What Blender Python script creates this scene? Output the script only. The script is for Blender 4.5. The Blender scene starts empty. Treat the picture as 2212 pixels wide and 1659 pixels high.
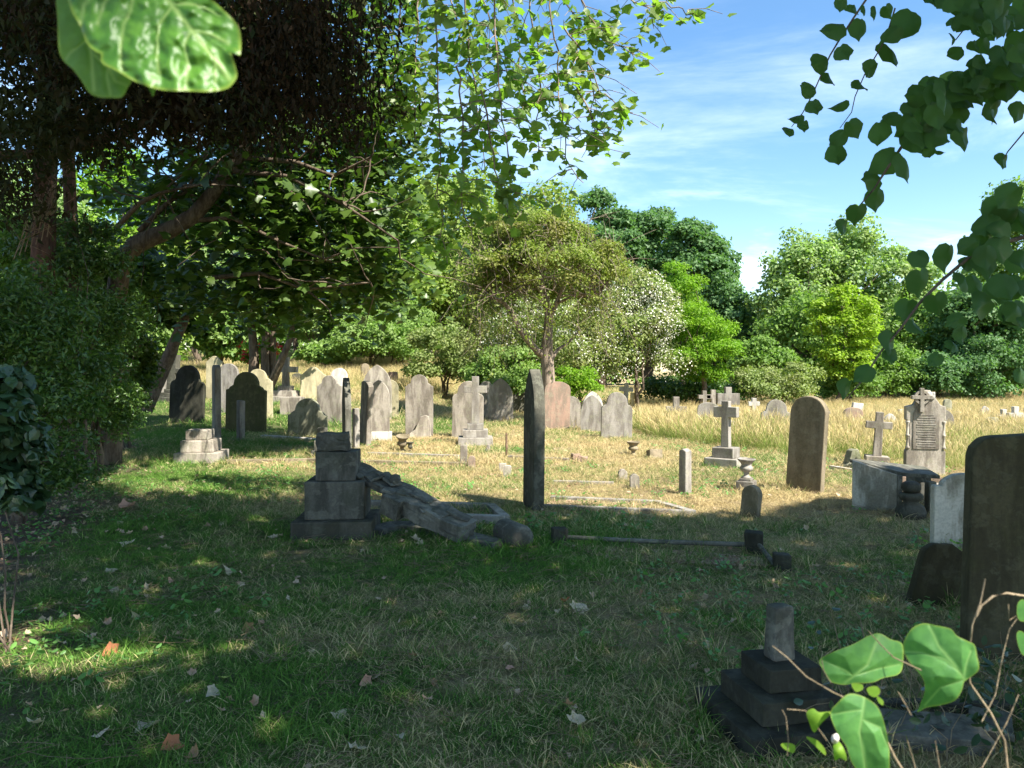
import bpy, bmesh, math, random
import numpy as np
from mathutils import Vector, Matrix, Euler

# ------------------------------------------------------------------ camera, sky, sun, exposure
F_PX, CX, CY = 1661.0, 1106.0, 829.5          # reference picture is 2212 x 1659 units
PITCH = math.atan2(34.5, F_PX)
EYE = 1.6
scene = bpy.context.scene
cam_data = bpy.data.cameras.new('camera')
cam_data.sensor_width = 36.0
cam_data.lens = 36.0 * F_PX / 2212.0
cam_data.clip_start = 0.05
cam_data.clip_end = 2000.0
cam = bpy.data.objects.new('camera', cam_data)
scene.collection.objects.link(cam)
cam.location = (0, 0, EYE)
cam.rotation_euler = (math.pi / 2 - PITCH, 0, 0)
scene.camera = cam
cam_data.dof.use_dof = True
cam_data.dof.focus_distance = 9.0
cam_data.dof.aperture_fstop = 11.0

SUN_EL = math.radians(50)
SX, SY = 0.76, -0.65
SUN_ROT = math.atan2(SX, SY)
world = bpy.data.worlds.new('World')
scene.world = world
world.use_nodes = True
wn, wl = world.node_tree.nodes, world.node_tree.links
wn.clear()
w_out = wn.new('ShaderNodeOutputWorld')
w_bg = wn.new('ShaderNodeBackground')
w_sky = wn.new('ShaderNodeTexSky')
w_sky.sky_type = 'NISHITA'
w_sky.sun_disc = False
w_sky.sun_elevation = SUN_EL
w_sky.sun_rotation = SUN_ROT
w_sky.altitude = 50
w_sky.air_density = 1.0
w_sky.dust_density = 0.3
w_sky.ozone_density = 2.5
w_bg.inputs["Strength"].default_value = 0.115
wl.new(w_bg.outputs[0], w_out.inputs[0])
# thin cirrus and a few brighter clouds, laid on a plane high overhead
tc = wn.new('ShaderNodeTexCoord')
sep = wn.new('ShaderNodeSeparateXYZ')
wl.new(tc.outputs['Generated'], sep.inputs[0])
def wmath(op, a, b=None, clamp=False):
    n = wn.new('ShaderNodeMath'); n.operation = op; n.use_clamp = clamp
    for i, v in enumerate((a, b)):
        if v is None: continue
        if isinstance(v, (int, float)): n.inputs[i].default_value = v
        else: wl.new(v, n.inputs[i])
    return n.outputs[0]
zz = wmath('ADD', wmath('MAXIMUM', sep.outputs[2], 0.0), 0.12)
comb = wn.new('ShaderNodeCombineXYZ')
wl.new(wmath('DIVIDE', sep.outputs[0], zz), comb.inputs[0])
wl.new(wmath('DIVIDE', sep.outputs[1], zz), comb.inputs[1])
def wnoise(scale, detail, rough, loc, rot, sc, dist=0.0):
    mp = wn.new('ShaderNodeMapping')
    mp.inputs['Location'].default_value = loc
    mp.inputs['Rotation'].default_value = (0, 0, rot)
    mp.inputs['Scale'].default_value = sc
    wl.new(comb.outputs[0], mp.inputs[0])
    n = wn.new('ShaderNodeTexNoise')
    n.inputs['Scale'].default_value = scale
    n.inputs['Detail'].default_value = detail
    n.inputs['Roughness'].default_value = rough
    n.inputs['Distortion'].default_value = dist
    wl.new(mp.outputs[0], n.inputs['Vector'])
    return n.outputs['Fac']
def wramp(v, a, b):
    n = wn.new('ShaderNodeMapRange'); n.interpolation_type = 'SMOOTHSTEP'
    n.inputs['From Min'].default_value = a; n.inputs['From Max'].default_value = b
    wl.new(v, n.inputs['Value'])
    return n.outputs[0]
streak = wramp(wnoise(0.9, 8, 0.62, (2.1, 0.7, 0), 0.25, (0.6, 1.3, 1), 0.7), 0.50, 0.95)
puff = wramp(wnoise(0.62, 8, 0.6, (0.35, 4.1, 0), 0.1, (1.0, 1.3, 1), 0.5), 0.52, 0.74)
veil = wramp(wnoise(0.25, 4, 0.5, (5.3, 1.9, 0), 0.3, (0.8, 1.6, 1), 0.2), 0.35, 0.8)
low = wramp(sep.outputs[2], 0.38, 0.12)
cloud = wmath('ADD', wmath('MULTIPLY', streak, 0.55), wmath('MULTIPLY', wmath('MULTIPLY', puff, low), 0.75))
cloud = wmath('ADD', cloud, wmath('MULTIPLY', veil, 0.06), True)
gam = wn.new('ShaderNodeHueSaturation')
gam.inputs['Saturation'].default_value = 1.2
gam.inputs['Value'].default_value = 0.88
wl.new(w_sky.outputs[0], gam.inputs['Color'])
mix = wn.new('ShaderNodeMix'); mix.data_type = 'RGBA'
wl.new(cloud, mix.inputs[0])
tint = wn.new('ShaderNodeMix'); tint.data_type = 'RGBA'; tint.blend_type = 'MULTIPLY'; tint.inputs[0].default_value = 1.0
wl.new(gam.outputs[0], tint.inputs[6]); tint.inputs[7].default_value = (0.90, 0.85, 0.79, 1)
wl.new(tint.outputs[2], mix.inputs[6])
mix.inputs[7].default_value = (6.6, 7.0, 7.6, 1)
wl.new(mix.outputs[2], w_bg.inputs['Color'])

sun_data = bpy.data.lights.new('sun', 'SUN')
sun_data.energy = 4.3
sun_data.angle = math.radians(0.53)
sun_data.color = (1.0, 0.95, 0.86)
sun = bpy.data.objects.new('sun', sun_data)
scene.collection.objects.link(sun)
_h = math.hypot(SX, SY)
TO_SUN = Vector((SX / _h * math.cos(SUN_EL), SY / _h * math.cos(SUN_EL), math.sin(SUN_EL)))
sun.rotation_euler = TO_SUN.to_track_quat('Z', 'Y').to_euler()
sun.location = (6, -6, 30)

scene.view_settings.view_transform = 'Standard'
scene.view_settings.look = 'None'
scene.view_settings.exposure = 1.75
scene.view_settings.gamma = 1.0
scene.view_settings.use_curve_mapping = False
scene.cycles.max_bounces = 8
scene.cycles.diffuse_bounces = 6
scene.cycles.glossy_bounces = 2
scene.cycles.transmission_bounces = 4
scene.cycles.use_denoising = True

COL = scene.collection
RNG = np.random.default_rng(11)
R = random.Random(5)
rad = math.radians

# ------------------------------------------------------------------ noise, terrain, placing
def _hash(ix, iy, seed):
    h = (ix.astype(np.int64) * 374761393 + iy.astype(np.int64) * 668265263 + seed * 974634777) & 0xFFFFFFFF
    h = ((h ^ (h >> 13)) * 1274126177) & 0xFFFFFFFF
    return ((h ^ (h >> 16)) & 0xFFFF) / 65535.0
def vnoise(x, y, seed=0):
    x = np.asarray(x, float); y = np.asarray(y, float)
    ix, iy = np.floor(x), np.floor(y)
    fx, fy = x - ix, y - iy
    fx = fx * fx * (3 - 2 * fx); fy = fy * fy * (3 - 2 * fy)
    a = _hash(ix, iy, seed); b = _hash(ix + 1, iy, seed); c = _hash(ix, iy + 1, seed); d = _hash(ix + 1, iy + 1, seed)
    return (a * (1 - fx) + b * fx) * (1 - fy) + (c * (1 - fx) + d * fx) * fy
def fbm(x, y, seed=0, oct=4):
    s = 0; a = 0.5; t = 0
    for o in range(oct):
        s = s + a * vnoise(np.asarray(x) * 2 ** o, np.asarray(y) * 2 ** o, seed + o * 17); t += a; a *= 0.5
    return s / t
def sstep(a, b, v):
    t = np.clip((np.asarray(v, float) - a) / (b - a), 0, 1)
    return t * t * (3 - 2 * t)
def H(x, y):
    s = sstep(0.0, -5.0, x)
    rise = s * 0.078 * np.clip(np.asarray(y, float) - 19.5, 0, 34)
    bump = (fbm(np.asarray(x) * 0.5, np.asarray(y) * 0.5, 3) - 0.5) * 0.05 * sstep(1.5, 4, y)
    return rise + bump
def hz(x, y): return float(H(np.array([x]), np.array([y]))[0])
_cp, _sp = math.cos(PITCH), math.sin(PITCH)
def ray(px, py):
    r, u = (px - CX) / F_PX, -(py - CY) / F_PX
    return Vector((r, _cp + _sp * u, -_sp + _cp * u))
def at(px, py):
    """ground point seen at a pixel"""
    d = ray(px, py); t = 2.0
    while t < 90:
        p = d * t
        if EYE + p.z <= hz(p.x, p.y): break
        t += 0.02 if t < 12 else 0.06
    return Vector((d.x * t, d.y * t, hz(d.x * t, d.y * t)))
def atd(px, py, dist):
    """point at a depth (metres along +Y) seen at a pixel"""
    d = ray(px, py); t = dist / d.y
    return Vector((d.x * t, d.y * t, EYE + d.z * t))
def mpp(y): return y / F_PX

# ------------------------------------------------------------------ materials
def nd(nt, t, **kw):
    n = nt.nodes.new(t)
    for k, v in kw.items(): setattr(n, k, v)
    return n
def newmat(name):
    m = bpy.data.materials.new(name); m.use_nodes = True
    m.node_tree.nodes.clear()
    return m, m.node_tree
def mixc(nt, fac, a, b, mode='MIX'):
    n = nd(nt, 'ShaderNodeMix', data_type='RGBA', blend_type=mode)
    for i, v in ((0, fac), (6, a), (7, b)):
        if isinstance(v, (int, float)): n.inputs[i].default_value = v
        elif isinstance(v, tuple): n.inputs[i].default_value = (*v, 1) if len(v) == 3 else v
        else: nt.links.new(v, n.inputs[i])
    return n.outputs[2]
def mnoise(nt, vec, scale, detail=4, rough=0.55, stretch=None, dist=0):
    if stretch:
        mp = nd(nt, 'ShaderNodeMapping'); mp.inputs['Scale'].default_value = stretch
        nt.links.new(vec, mp.inputs[0]); vec = mp.outputs[0]
    n = nd(nt, 'ShaderNodeTexNoise')
    n.inputs['Scale'].default_value = scale; n.inputs['Detail'].default_value = detail
    n.inputs['Roughness'].default_value = rough; n.inputs['Distortion'].default_value = dist
    nt.links.new(vec, n.inputs['Vector'])
    return n.outputs['Fac']
def mramp(nt, v, a, b, lo=0.0, hi=1.0):
    n = nd(nt, 'ShaderNodeMapRange', interpolation_type='SMOOTHSTEP')
    for k, val in (('From Min', a), ('From Max', b), ('To Min', lo), ('To Max', hi)): n.inputs[k].default_value = val
    nt.links.new(v, n.inputs['Value'])
    return n.outputs[0]
def mm(nt, op, a, b):
    n = nd(nt, 'ShaderNodeMath', operation=op)
    for i, v in enumerate((a, b)):
        if isinstance(v, (int, float)): n.inputs[i].default_value = v
        else: nt.links.new(v, n.inputs[i])
    return n.outputs[0]

def stone_mat(name, base, stain=(0.10, 0.09, 0.07), lichen=(0.33, 0.32, 0.22), stain_amt=0.5, lich_amt=0.4, moss=(0.06, 0.075, 0.025), moss_amt=0.2, bump=0.35):
    m, nt = newmat(name)
    out = nd(nt, 'ShaderNodeOutputMaterial'); bs = nd(nt, 'ShaderNodeBsdfPrincipled')
    nt.links.new(bs.outputs[0], out.inputs[0])
    tcn = nd(nt, 'ShaderNodeTexCoord'); oi = nd(nt, 'ShaderNodeObjectInfo')
    add = nd(nt, 'ShaderNodeVectorMath', operation='MULTIPLY_ADD')
    nt.links.new(oi.outputs['Random'], add.inputs[0]); add.inputs[1].default_value = (37, 53, 11)
    nt.links.new(tcn.outputs['Object'], add.inputs[2])
    V = add.outputs[0]
    big = mnoise(nt, V, 2.2, 5, 0.6)
    fine = mnoise(nt, V, 46, 5, 0.7)
    mid = mnoise(nt, V, 9, 6, 0.65, dist=0.4)
    run = mnoise(nt, V, 5.0, 5, 0.65, stretch=(1.3, 1.3, 0.32), dist=0.3)
    c = mixc(nt, mramp(nt, big, 0.3, 0.7), base, tuple(min(1, b * 1.22) for b in base))
    c = mixc(nt, mm(nt, 'MULTIPLY', mramp(nt, run, 0.40, 0.60), stain_amt), c, stain)
    c = mixc(nt, mm(nt, 'MULTIPLY', mramp(nt, mid, 0.52, 0.60), lich_amt), c, lichen)
    c = mixc(nt, mm(nt, 'MULTIPLY', mramp(nt, mnoise(nt, V, 3.1, 5, 0.7), 0.48, 0.66), moss_amt), c, moss)
    c = mixc(nt, mramp(nt, fine, 0.35, 0.75), c, mixc(nt, 0.3, c, (0.02, 0.02, 0.02)))
    # a little overall tint per object
    hs = nd(nt, 'ShaderNodeHueSaturation')
    nt.links.new(c, hs.inputs['Color'])
    nt.links.new(mramp(nt, oi.outputs['Random'], 0, 1, 0.82, 1.12), hs.inputs['Value'])
    nt.links.new(hs.outputs[0], bs.inputs['Base Color'])
    bs.inputs['Roughness'].default_value = 0.92
    bs.inputs['Specular IOR Level'].default_value = 0.1
    bp = nd(nt, 'ShaderNodeBump'); bp.inputs['Strength'].default_value = bump; bp.inputs['Distance'].default_value = 0.012
    nt.links.new(mm(nt, 'ADD', mm(nt, 'MULTIPLY', fine, 0.5), mid), bp.inputs['Height'])
    nt.links.new(bp.outputs[0], bs.inputs['Normal'])
    return m
S = dict(
    pale=stone_mat('pale_limestone', (0.355, 0.315, 0.26), (0.15, 0.125, 0.10), stain_amt=0.75, lich_amt=0.35, moss_amt=0.12),
    grey=stone_mat('grey_stone', (0.30, 0.275, 0.24), (0.13, 0.11, 0.09), stain_amt=0.65, lich_amt=0.35, moss_amt=0.15),
    buff=stone_mat('yellowish_sandstone', (0.42, 0.37, 0.23), (0.17, 0.15, 0.09), lich_amt=0.3),
    white=stone_mat('white_marble', (0.54, 0.51, 0.46), (0.28, 0.25, 0.21), stain_amt=0.5, lich_amt=0.1, moss_amt=0.05, bump=0.2),
    pink=stone_mat('pink_sandstone', (0.33, 0.22, 0.165), (0.20, 0.165, 0.125), stain_amt=0.7, lich_amt=0.3, moss_amt=0.05),
    olive=stone_mat('shaded_algae_stone', (0.075, 0.07, 0.032), (0.05, 0.05, 0.025), (0.16, 0.16, 0.07), 0.6, 0.3, (0.06, 0.07, 0.02), 0.5),  # algae green, made darker still to stand in for tree shade
    black=stone_mat('near_black_stone', (0.06, 0.058, 0.042), (0.02, 0.02, 0.015), (0.10, 0.10, 0.08), 0.6, 0.25, (0.035, 0.037, 0.015), 0.4),
    dark=stone_mat('dark_weathered_stone', (0.10, 0.094, 0.072), (0.04, 0.04, 0.032), (0.2, 0.2, 0.15), 0.6, 0.35, (0.05, 0.055, 0.025), 0.35),
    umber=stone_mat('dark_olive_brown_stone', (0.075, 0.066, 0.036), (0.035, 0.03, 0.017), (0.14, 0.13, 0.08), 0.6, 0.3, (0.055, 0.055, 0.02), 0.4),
    slate=stone_mat('slate_grey_stone', (0.145, 0.138, 0.112), (0.045, 0.043, 0.034), (0.24, 0.23, 0.18), 0.6, 0.5, (0.05, 0.06, 0.03), 0.35, bump=0.6),
    mossy=stone_mat('mossy_stone', (0.28, 0.27, 0.19), (0.10, 0.10, 0.06), (0.3, 0.3, 0.2), 0.6, 0.4, (0.09, 0.11, 0.03), 0.55),
    stained=stone_mat('black_stained_white_stone', (0.50, 0.46, 0.38), (0.13, 0.11, 0.07), (0.4, 0.4, 0.33), 0.7, 0.2, (0.12, 0.11, 0.05), 0.3),
    brown=stone_mat('brown_stone', (0.24, 0.195, 0.13), (0.10, 0.085, 0.05), (0.3, 0.27, 0.18), 0.5, 0.35, (0.09, 0.08, 0.03), 0.3),
)
m, nt = newmat('rusty_iron')
out = nd(nt, 'ShaderNodeOutputMaterial'); bs = nd(nt, 'ShaderNodeBsdfPrincipled'); nt.links.new(bs.outputs[0], out.inputs[0])
tcn = nd(nt, 'ShaderNodeTexCoord')
nt.links.new(mixc(nt, mramp(nt, mnoise(nt, tcn.outputs['Object'], 30), 0.4, 0.6), (0.10, 0.06, 0.035), (0.19, 0.12, 0.07)), bs.inputs['Base Color'])
bs.inputs['Roughness'].default_value = 0.85
S['iron'] = m

def bark_mat(name, a, b, scale=14):
    m, nt = newmat(name)
    out = nd(nt, 'ShaderNodeOutputMaterial'); bs = nd(nt, 'ShaderNodeBsdfPrincipled'); nt.links.new(bs.outputs[0], out.inputs[0])
    g = nd(nt, 'ShaderNodeNewGeometry')
    n = mnoise(nt, g.outputs['Position'], scale, 6, 0.7, stretch=(1, 1, 0.25))
    nt.links.new(mixc(nt, mramp(nt, n, 0.35, 0.65), a, b), bs.inputs['Base Color'])
    bs.inputs['Roughness'].default_value = 0.9; bs.inputs['Specular IOR Level'].default_value = 0.2
    bp = nd(nt, 'ShaderNodeBump'); bp.inputs['Strength'].default_value = 0.9; bp.inputs['Distance'].default_value = 0.03
    nt.links.new(n, bp.inputs['Height']); nt.links.new(bp.outputs[0], bs.inputs['Normal'])
    return m
BARK = bark_mat('brown_bark', (0.07, 0.05, 0.035), (0.16, 0.125, 0.09))
BARK_RED = bark_mat('reddish_bark', (0.05, 0.03, 0.02), (0.14, 0.08, 0.055))
BARK_GREY = bark_mat('grey_brown_bark', (0.12, 0.095, 0.07), (0.32, 0.25, 0.19), 9)
BARK_PALE = bark_mat('pale_twig_bark', (0.17, 0.13, 0.08), (0.32, 0.25, 0.16))

def leaf_mat(name, a, b, c, trans=0.35, rough=0.5, spec=0.22, nscale=0.7, tcol=1.6):
    """a..b vary leaf by leaf, c comes in clumps through the crown"""
    m, nt = newmat(name)
    out = nd(nt, 'ShaderNodeOutputMaterial'); bs = nd(nt, 'ShaderNodeBsdfPrincipled')
    g = nd(nt, 'ShaderNodeNewGeometry')
    col = mixc(nt, g.outputs['Random Per Island'], a, b)
    n = mnoise(nt, g.outputs['Position'], nscale, 3, 0.6)
    col = mixc(nt, mramp(nt, n, 0.42, 0.68), col, c)
    nt.links.new(col, bs.inputs['Base Color'])
    bs.inputs['Roughness'].default_value = rough; bs.inputs['Specular IOR Level'].default_value = spec
    tr = nd(nt, 'ShaderNodeBsdfTranslucent')
    tint = mixc(nt, 1.0, col, (tcol * 0.95, tcol * 1.15, tcol * 0.45), 'MULTIPLY')
    nt.links.new(tint, tr.inputs['Color'])
    mx = nd(nt, 'ShaderNodeMixShader'); mx.inputs[0].default_value = trans
    nt.links.new(bs.outputs[0], mx.inputs[1]); nt.links.new(tr.outputs[0], mx.inputs[2])
    nt.links.new(mx.outputs[0], out.inputs[0])
    return m
L = dict(
    mid=leaf_mat('mid_green_leaves', (0.09, 0.17, 0.035), (0.18, 0.28, 0.06), (0.13, 0.21, 0.045)),
    ash=leaf_mat('ash_green_leaves', (0.13, 0.20, 0.035), (0.25, 0.33, 0.07), (0.20, 0.26, 0.05)),
    oak=leaf_mat('dark_blue_green_leaves', (0.065, 0.14, 0.05), (0.12, 0.21, 0.075), (0.09, 0.17, 0.06)),
    lightgrey=leaf_mat('pale_grey_green_leaves', (0.14, 0.23, 0.07), (0.28, 0.38, 0.15), (0.22, 0.29, 0.10)),
    yellow=leaf_mat('yellow_green_leaves', (0.15, 0.24, 0.02), (0.29, 0.40, 0.04), (0.20, 0.29, 0.03), trans=0.4),
    bright=leaf_mat('bright_green_leaves', (0.10, 0.20, 0.012), (0.21, 0.34, 0.03), (0.13, 0.25, 0.02), trans=0.4),
    bush=leaf_mat('bush_leaves', (0.10, 0.18, 0.035), (0.22, 0.32, 0.08), (0.17, 0.24, 0.07)),
    olivebush=leaf_mat('olive_bush_leaves', (0.13, 0.18, 0.05), (0.26, 0.31, 0.11), (0.20, 0.22, 0.08)),
    thorn=leaf_mat('olive_brown_small_leaves', (0.12, 0.165, 0.03), (0.24, 0.30, 0.065), (0.20, 0.185, 0.06), nscale=1.3),
    sycamore=leaf_mat('sycamore_leaves', (0.035, 0.075, 0.015), (0.10, 0.165, 0.03), (0.055, 0.09, 0.015), rough=0.4, spec=0.4, tcol=1.6),
    conifer=leaf_mat('brown_conifer_foliage', (0.018, 0.014, 0.008), (0.045, 0.027, 0.014), (0.014, 0.018, 0.008), trans=0.1, rough=0.8, spec=0.1),
    yew=leaf_mat('dark_conifer_foliage', (0.02, 0.028, 0.01), (0.045, 0.055, 0.018), (0.03, 0.02, 0.01), trans=0.1, rough=0.8, spec=0.1),
    hedge=leaf_mat('privet_leaves', (0.035, 0.08, 0.016), (0.11, 0.19, 0.035), (0.05, 0.10, 0.02), rough=0.35, spec=0.5),
    ivy=leaf_mat('dark_ivy_leaves', (0.02, 0.05, 0.02), (0.05, 0.10, 0.035), (0.03, 0.06, 0.025), trans=0.15, rough=0.35, spec=0.5),
    plane=leaf_mat('plane_tree_leaves', (0.07, 0.14, 0.025), (0.15, 0.24, 0.04), (0.12, 0.17, 0.035), trans=0.45, rough=0.45, spec=0.45, tcol=2.4),
    lime=leaf_mat('lime_leaves', (0.035, 0.085, 0.03), (0.06, 0.12, 0.03), (0.045, 0.10, 0.03), trans=0.42, rough=0.5, tcol=2.2),
    flower=leaf_mat('white_flowers', (0.62, 0.60, 0.50), (0.80, 0.78, 0.70), (0.7, 0.66, 0.55), trans=0.2, tcol=0.8),
    rose=leaf_mat('red_rose_petals', (0.45, 0.012, 0.03), (0.75, 0.03, 0.06), (0.6, 0.02, 0.04), trans=0.2, tcol=0.6),
    litter=leaf_mat('dead_leaves', (0.20, 0.13, 0.08), (0.50, 0.38, 0.26), (0.32, 0.19, 0.12), trans=0.1, rough=0.7, nscale=6),
    twig=leaf_mat('dry_twigs', (0.14, 0.10, 0.06), (0.30, 0.22, 0.13), (0.2, 0.15, 0.09), trans=0.0, rough=0.8),
    weed=leaf_mat('weed_leaves', (0.08, 0.18, 0.045), (0.15, 0.30, 0.07), (0.12, 0.25, 0.08), trans=0.3, rough=0.4, nscale=3),
)
def grass_mat(name, g1, g2, d1, d2, tipmix=0.5, tall=False):
    m, nt = newmat(name)
    out = nd(nt, 'ShaderNodeOutputMaterial'); bs = nd(nt, 'ShaderNodeBsdfPrincipled')
    g = nd(nt, 'ShaderNodeNewGeometry')
    ar = nd(nt, 'ShaderNodeAttribute', attribute_type='INSTANCER', attribute_name='dry')
    ah = nd(nt, 'ShaderNodeAttribute', attribute_type='GEOMETRY', attribute_name='h')
    rnd = g.outputs['Random Per Island']
    green = mixc(nt, rnd, g1, g2)
    dry = mixc(nt, rnd, d1, d2)
    n = mnoise(nt, g.outputs['Position'], 7, 2, 0.6)
    f = mm(nt, 'ADD', mm(nt, 'ADD', ar.outputs['Fac'], mm(nt, 'MULTIPLY', mm(nt, 'SUBTRACT', rnd, 0.5), 0.7)), mm(nt, 'MULTIPLY', mm(nt, 'SUBTRACT', n, 0.5), 0.5))
    if tall: f = mm(nt, 'ADD', f, mm(nt, 'MULTIPLY', mm(nt, 'SUBTRACT', ah.outputs['Fac'], 0.45), 1.3))
    f = mramp(nt, f, 0.35, 0.65)
    col = mixc(nt, f, green, dry)
    nt.links.new(col, bs.inputs['Base Color'])
    bs.inputs['Roughness'].default_value = 0.7; bs.inputs['Specular IOR Level'].default_value = 0.08
    tr = nd(nt, 'ShaderNodeBsdfTranslucent'); nt.links.new(col, tr.inputs['Color'])
    mx = nd(nt, 'ShaderNodeMixShader'); mx.inputs[0].default_value = 0.35
    nt.links.new(bs.outputs[0], mx.inputs[1]); nt.links.new(tr.outputs[0], mx.inputs[2]); nt.links.new(mx.outputs[0], out.inputs[0])
    return m
GRASS = grass_mat('lawn_grass', (0.07, 0.17, 0.028), (0.18, 0.33, 0.055), (0.38, 0.29, 0.14), (0.70, 0.57, 0.30))
TALL = grass_mat('tall_meadow_grass', (0.20, 0.28, 0.06), (0.36, 0.42, 0.12), (0.46, 0.36, 0.15), (0.70, 0.57, 0.30), tall=True)

m, nt = newmat('soil_and_thatch')
out = nd(nt, 'ShaderNodeOutputMaterial'); bs = nd(nt, 'ShaderNodeBsdfPrincipled'); nt.links.new(bs.outputs[0], out.inputs[0])
g = nd(nt, 'ShaderNodeNewGeometry'); ar = nd(nt, 'ShaderNodeAttribute', attribute_name='dry'); al = nd(nt, 'ShaderNodeAttribute', attribute_name='litter')
P = g.outputs['Position']
n1 = mnoise(nt, P, 3.5, 6, 0.65); n2 = mnoise(nt, P, 40, 5, 0.7); n3 = mnoise(nt, P, 120, 3, 0.7, stretch=(1, 0.4, 1))
green = mixc(nt, n2, (0.05, 0.085, 0.02), (0.10, 0.15, 0.04))
dry = mixc(nt, n3, (0.28, 0.21, 0.10), (0.52, 0.42, 0.22))
f = mramp(nt, mm(nt, 'ADD', ar.outputs['Fac'], mm(nt, 'MULTIPLY', mm(nt, 'SUBTRACT', n1, 0.5), 1.0)), 0.3, 0.65)
c = mixc(nt, f, green, dry)
c = mixc(nt, mramp(nt, mnoise(nt, P, 1.7, 7, 0.75), 0.57, 0.68, 0, 0.8), c, mixc(nt, mramp(nt, n2, .35, .65), (0.06, 0.045, 0.03), (0.24, 0.19, 0.135)))
c = mixc(nt, mramp(nt, n3, .5, .62, 0, .6), c, (0.38, 0.30, 0.18))
c = mixc(nt, al.outputs['Fac'], c, mixc(nt, n2, (0.09, 0.06, 0.045), (0.24, 0.17, 0.12)))
nt.links.new(c, bs.inputs['Base Color']); bs.inputs['Roughness'].default_value = 0.95; bs.inputs['Specular IOR Level'].default_value = 0.1
bp = nd(nt, 'ShaderNodeBump'); bp.inputs['Strength'].default_value = 1.0; bp.inputs['Distance'].default_value = 0.05
nt.links.new(mm(nt, 'ADD', n2, n3), bp.inputs['Height']); nt.links.new(bp.outputs[0], bs.inputs['Normal'])
SOIL = m

# ------------------------------------------------------------------ mesh helpers
def mesh_np(name, verts, groups, attrs=None, smooth=False):
    """groups: list of int arrays (n,k)"""
    me = bpy.data.meshes.new(name)
    verts = np.asarray(verts, dtype=np.float32)
    me.vertices.add(len(verts)); me.vertices.foreach_set('co', verts.ravel())
    loops = np.concatenate([np.asarray(g).ravel() for g in groups if len(g)])
    tot = np.concatenate([np.full(len(g), np.asarray(g).shape[1]) for g in groups if len(g)])
    st = np.concatenate([[0], np.cumsum(tot)[:-1]])
    me.loops.add(len(loops)); me.loops.foreach_set('vertex_index', loops.astype(np.int32))
    me.polygons.add(len(tot)); me.polygons.foreach_set('loop_start', st.astype(np.int32)); me.polygons.foreach_set('loop_total', tot.astype(np.int32))
    if smooth: me.polygons.foreach_set('use_smooth', np.ones(len(tot), dtype=bool))
    for k, v in (attrs or {}).items():
        a = me.attributes.new(k, 'FLOAT', 'POINT'); a.data.foreach_set('value', np.asarray(v, dtype=np.float32))
    me.update(calc_edges=True)
    return me
def link(name, me, mat, parent=None, loc=None, rot=None):
    o = bpy.data.objects.new(name, me)
    if mat is not None and me is not None and not me.materials: me.materials.append(mat)
    COL.objects.link(o)
    if parent is not None: o.parent = parent
    if loc is not None: o.location = loc
    if rot is not None: o.rotation_euler = rot
    return o
def empty(name, loc, rz=0, rx=0, ry=0):
    o = bpy.data.objects.new(name, None); o.empty_display_size = 0.2
    COL.objects.link(o); o.location = loc; o.rotation_euler = (rx, ry, rz)
    return o
def tag(o, label=None, cat=None, group=None, kind=None):
    for k, v in (('label', label), ('category', cat), ('group', group), ('kind', kind)):
        if v: o[k] = v
    return o

class Tubes:
    def __init__(s): s.v = []; s.f = []; s.n = 0
    def add(s, pts, radii, sides=6):
        pts = np.asarray([tuple(p) for p in pts], float); radii = np.asarray(radii, float)
        k = len(pts); tan = np.gradient(pts, axis=0)
        tan /= np.linalg.norm(tan, axis=1)[:, None] + 1e-9
        ref = np.array([0, 0, 1.0]) if abs(tan[0, 2]) < 0.85 else np.array([1.0, 0, 0])
        u = np.cross(tan, ref); u /= np.linalg.norm(u, axis=1)[:, None] + 1e-9
        w = np.cross(tan, u)
        a = np.linspace(0, 2 * np.pi, sides, endpoint=False)
        ring = pts[:, None, :] + radii[:, None, None] * (np.cos(a)[None, :, None] * u[:, None, :] + np.sin(a)[None, :, None] * w[:, None, :])
        s.v.append(ring.reshape(-1, 3))
        i = np.arange(k - 1)[:, None] * sides; j = np.arange(sides)[None, :]; j2 = (j + 1) % sides
        s.f.append(np.stack([i + j, i + j2, i + sides + j2, i + sides + j], -1).reshape(-1, 4) + s.n)
        s.n += k * sides
    def mesh(s, name): return mesh_np(name, np.concatenate(s.v), [np.concatenate(s.f)], smooth=True)
def curve(a, b, bend=0.15, n=6, sag=0.0, rng=None):
    rng = rng or RNG
    a = np.array(a, float); b = np.array(b, float); t = np.linspace(0, 1, n)[:, None]
    L_ = np.linalg.norm(b - a)
    off = rng.normal(size=3) * bend * L_
    wob = rng.normal(size=(n, 3)) * 0.02 * L_; wob[0] = 0; wob[-1] = 0
    return a * (1 - t) + b * t + np.sin(np.pi * t) * off + wob + np.array([0, 0, -1.0]) * sag * (t ** 2) * L_ + 0 * t

T_QUAD = (np.array([(0, 0, 0), (-.34, .5, .08), (0, 1, -.03), (.34, .5, .08)], float), np.array([(0, 2, 1), (0, 3, 2)]))
T_LANCE = (np.array([(0, 0, 0), (-.19, .45, .05), (0, 1, -.06), (.19, .45, .05)], float), np.array([(0, 2, 1), (0, 3, 2)]))
T_TRI = (np.array([(-.3, 0, 0), (.3, .15, 0), (0, 1, 0)], float), np.array([(0, 1, 2)]))
def fan(outline, c, dome=0.06, edge=0.0):
    o = np.array(outline, float); n = len(o)
    v = np.zeros((n + 1, 3)); v[:n, :2] = o; v[n, :2] = c
    v[:n, 2] = edge - np.abs(o[:, 0]) * dome * 2
    return v, np.array([(i, (i + 1) % n, n) for i in range(n)])
T_MAPLE = fan([(0, 0), (.18, .02), (.46, .04), (.42, .24), (.58, .50), (.36, .56), (.24, .68), (0, 1), (-.24, .68), (-.36, .56), (-.58, .50), (-.42, .24), (-.46, .04), (-.18, .02)], (0, .36), 0.14)
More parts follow.
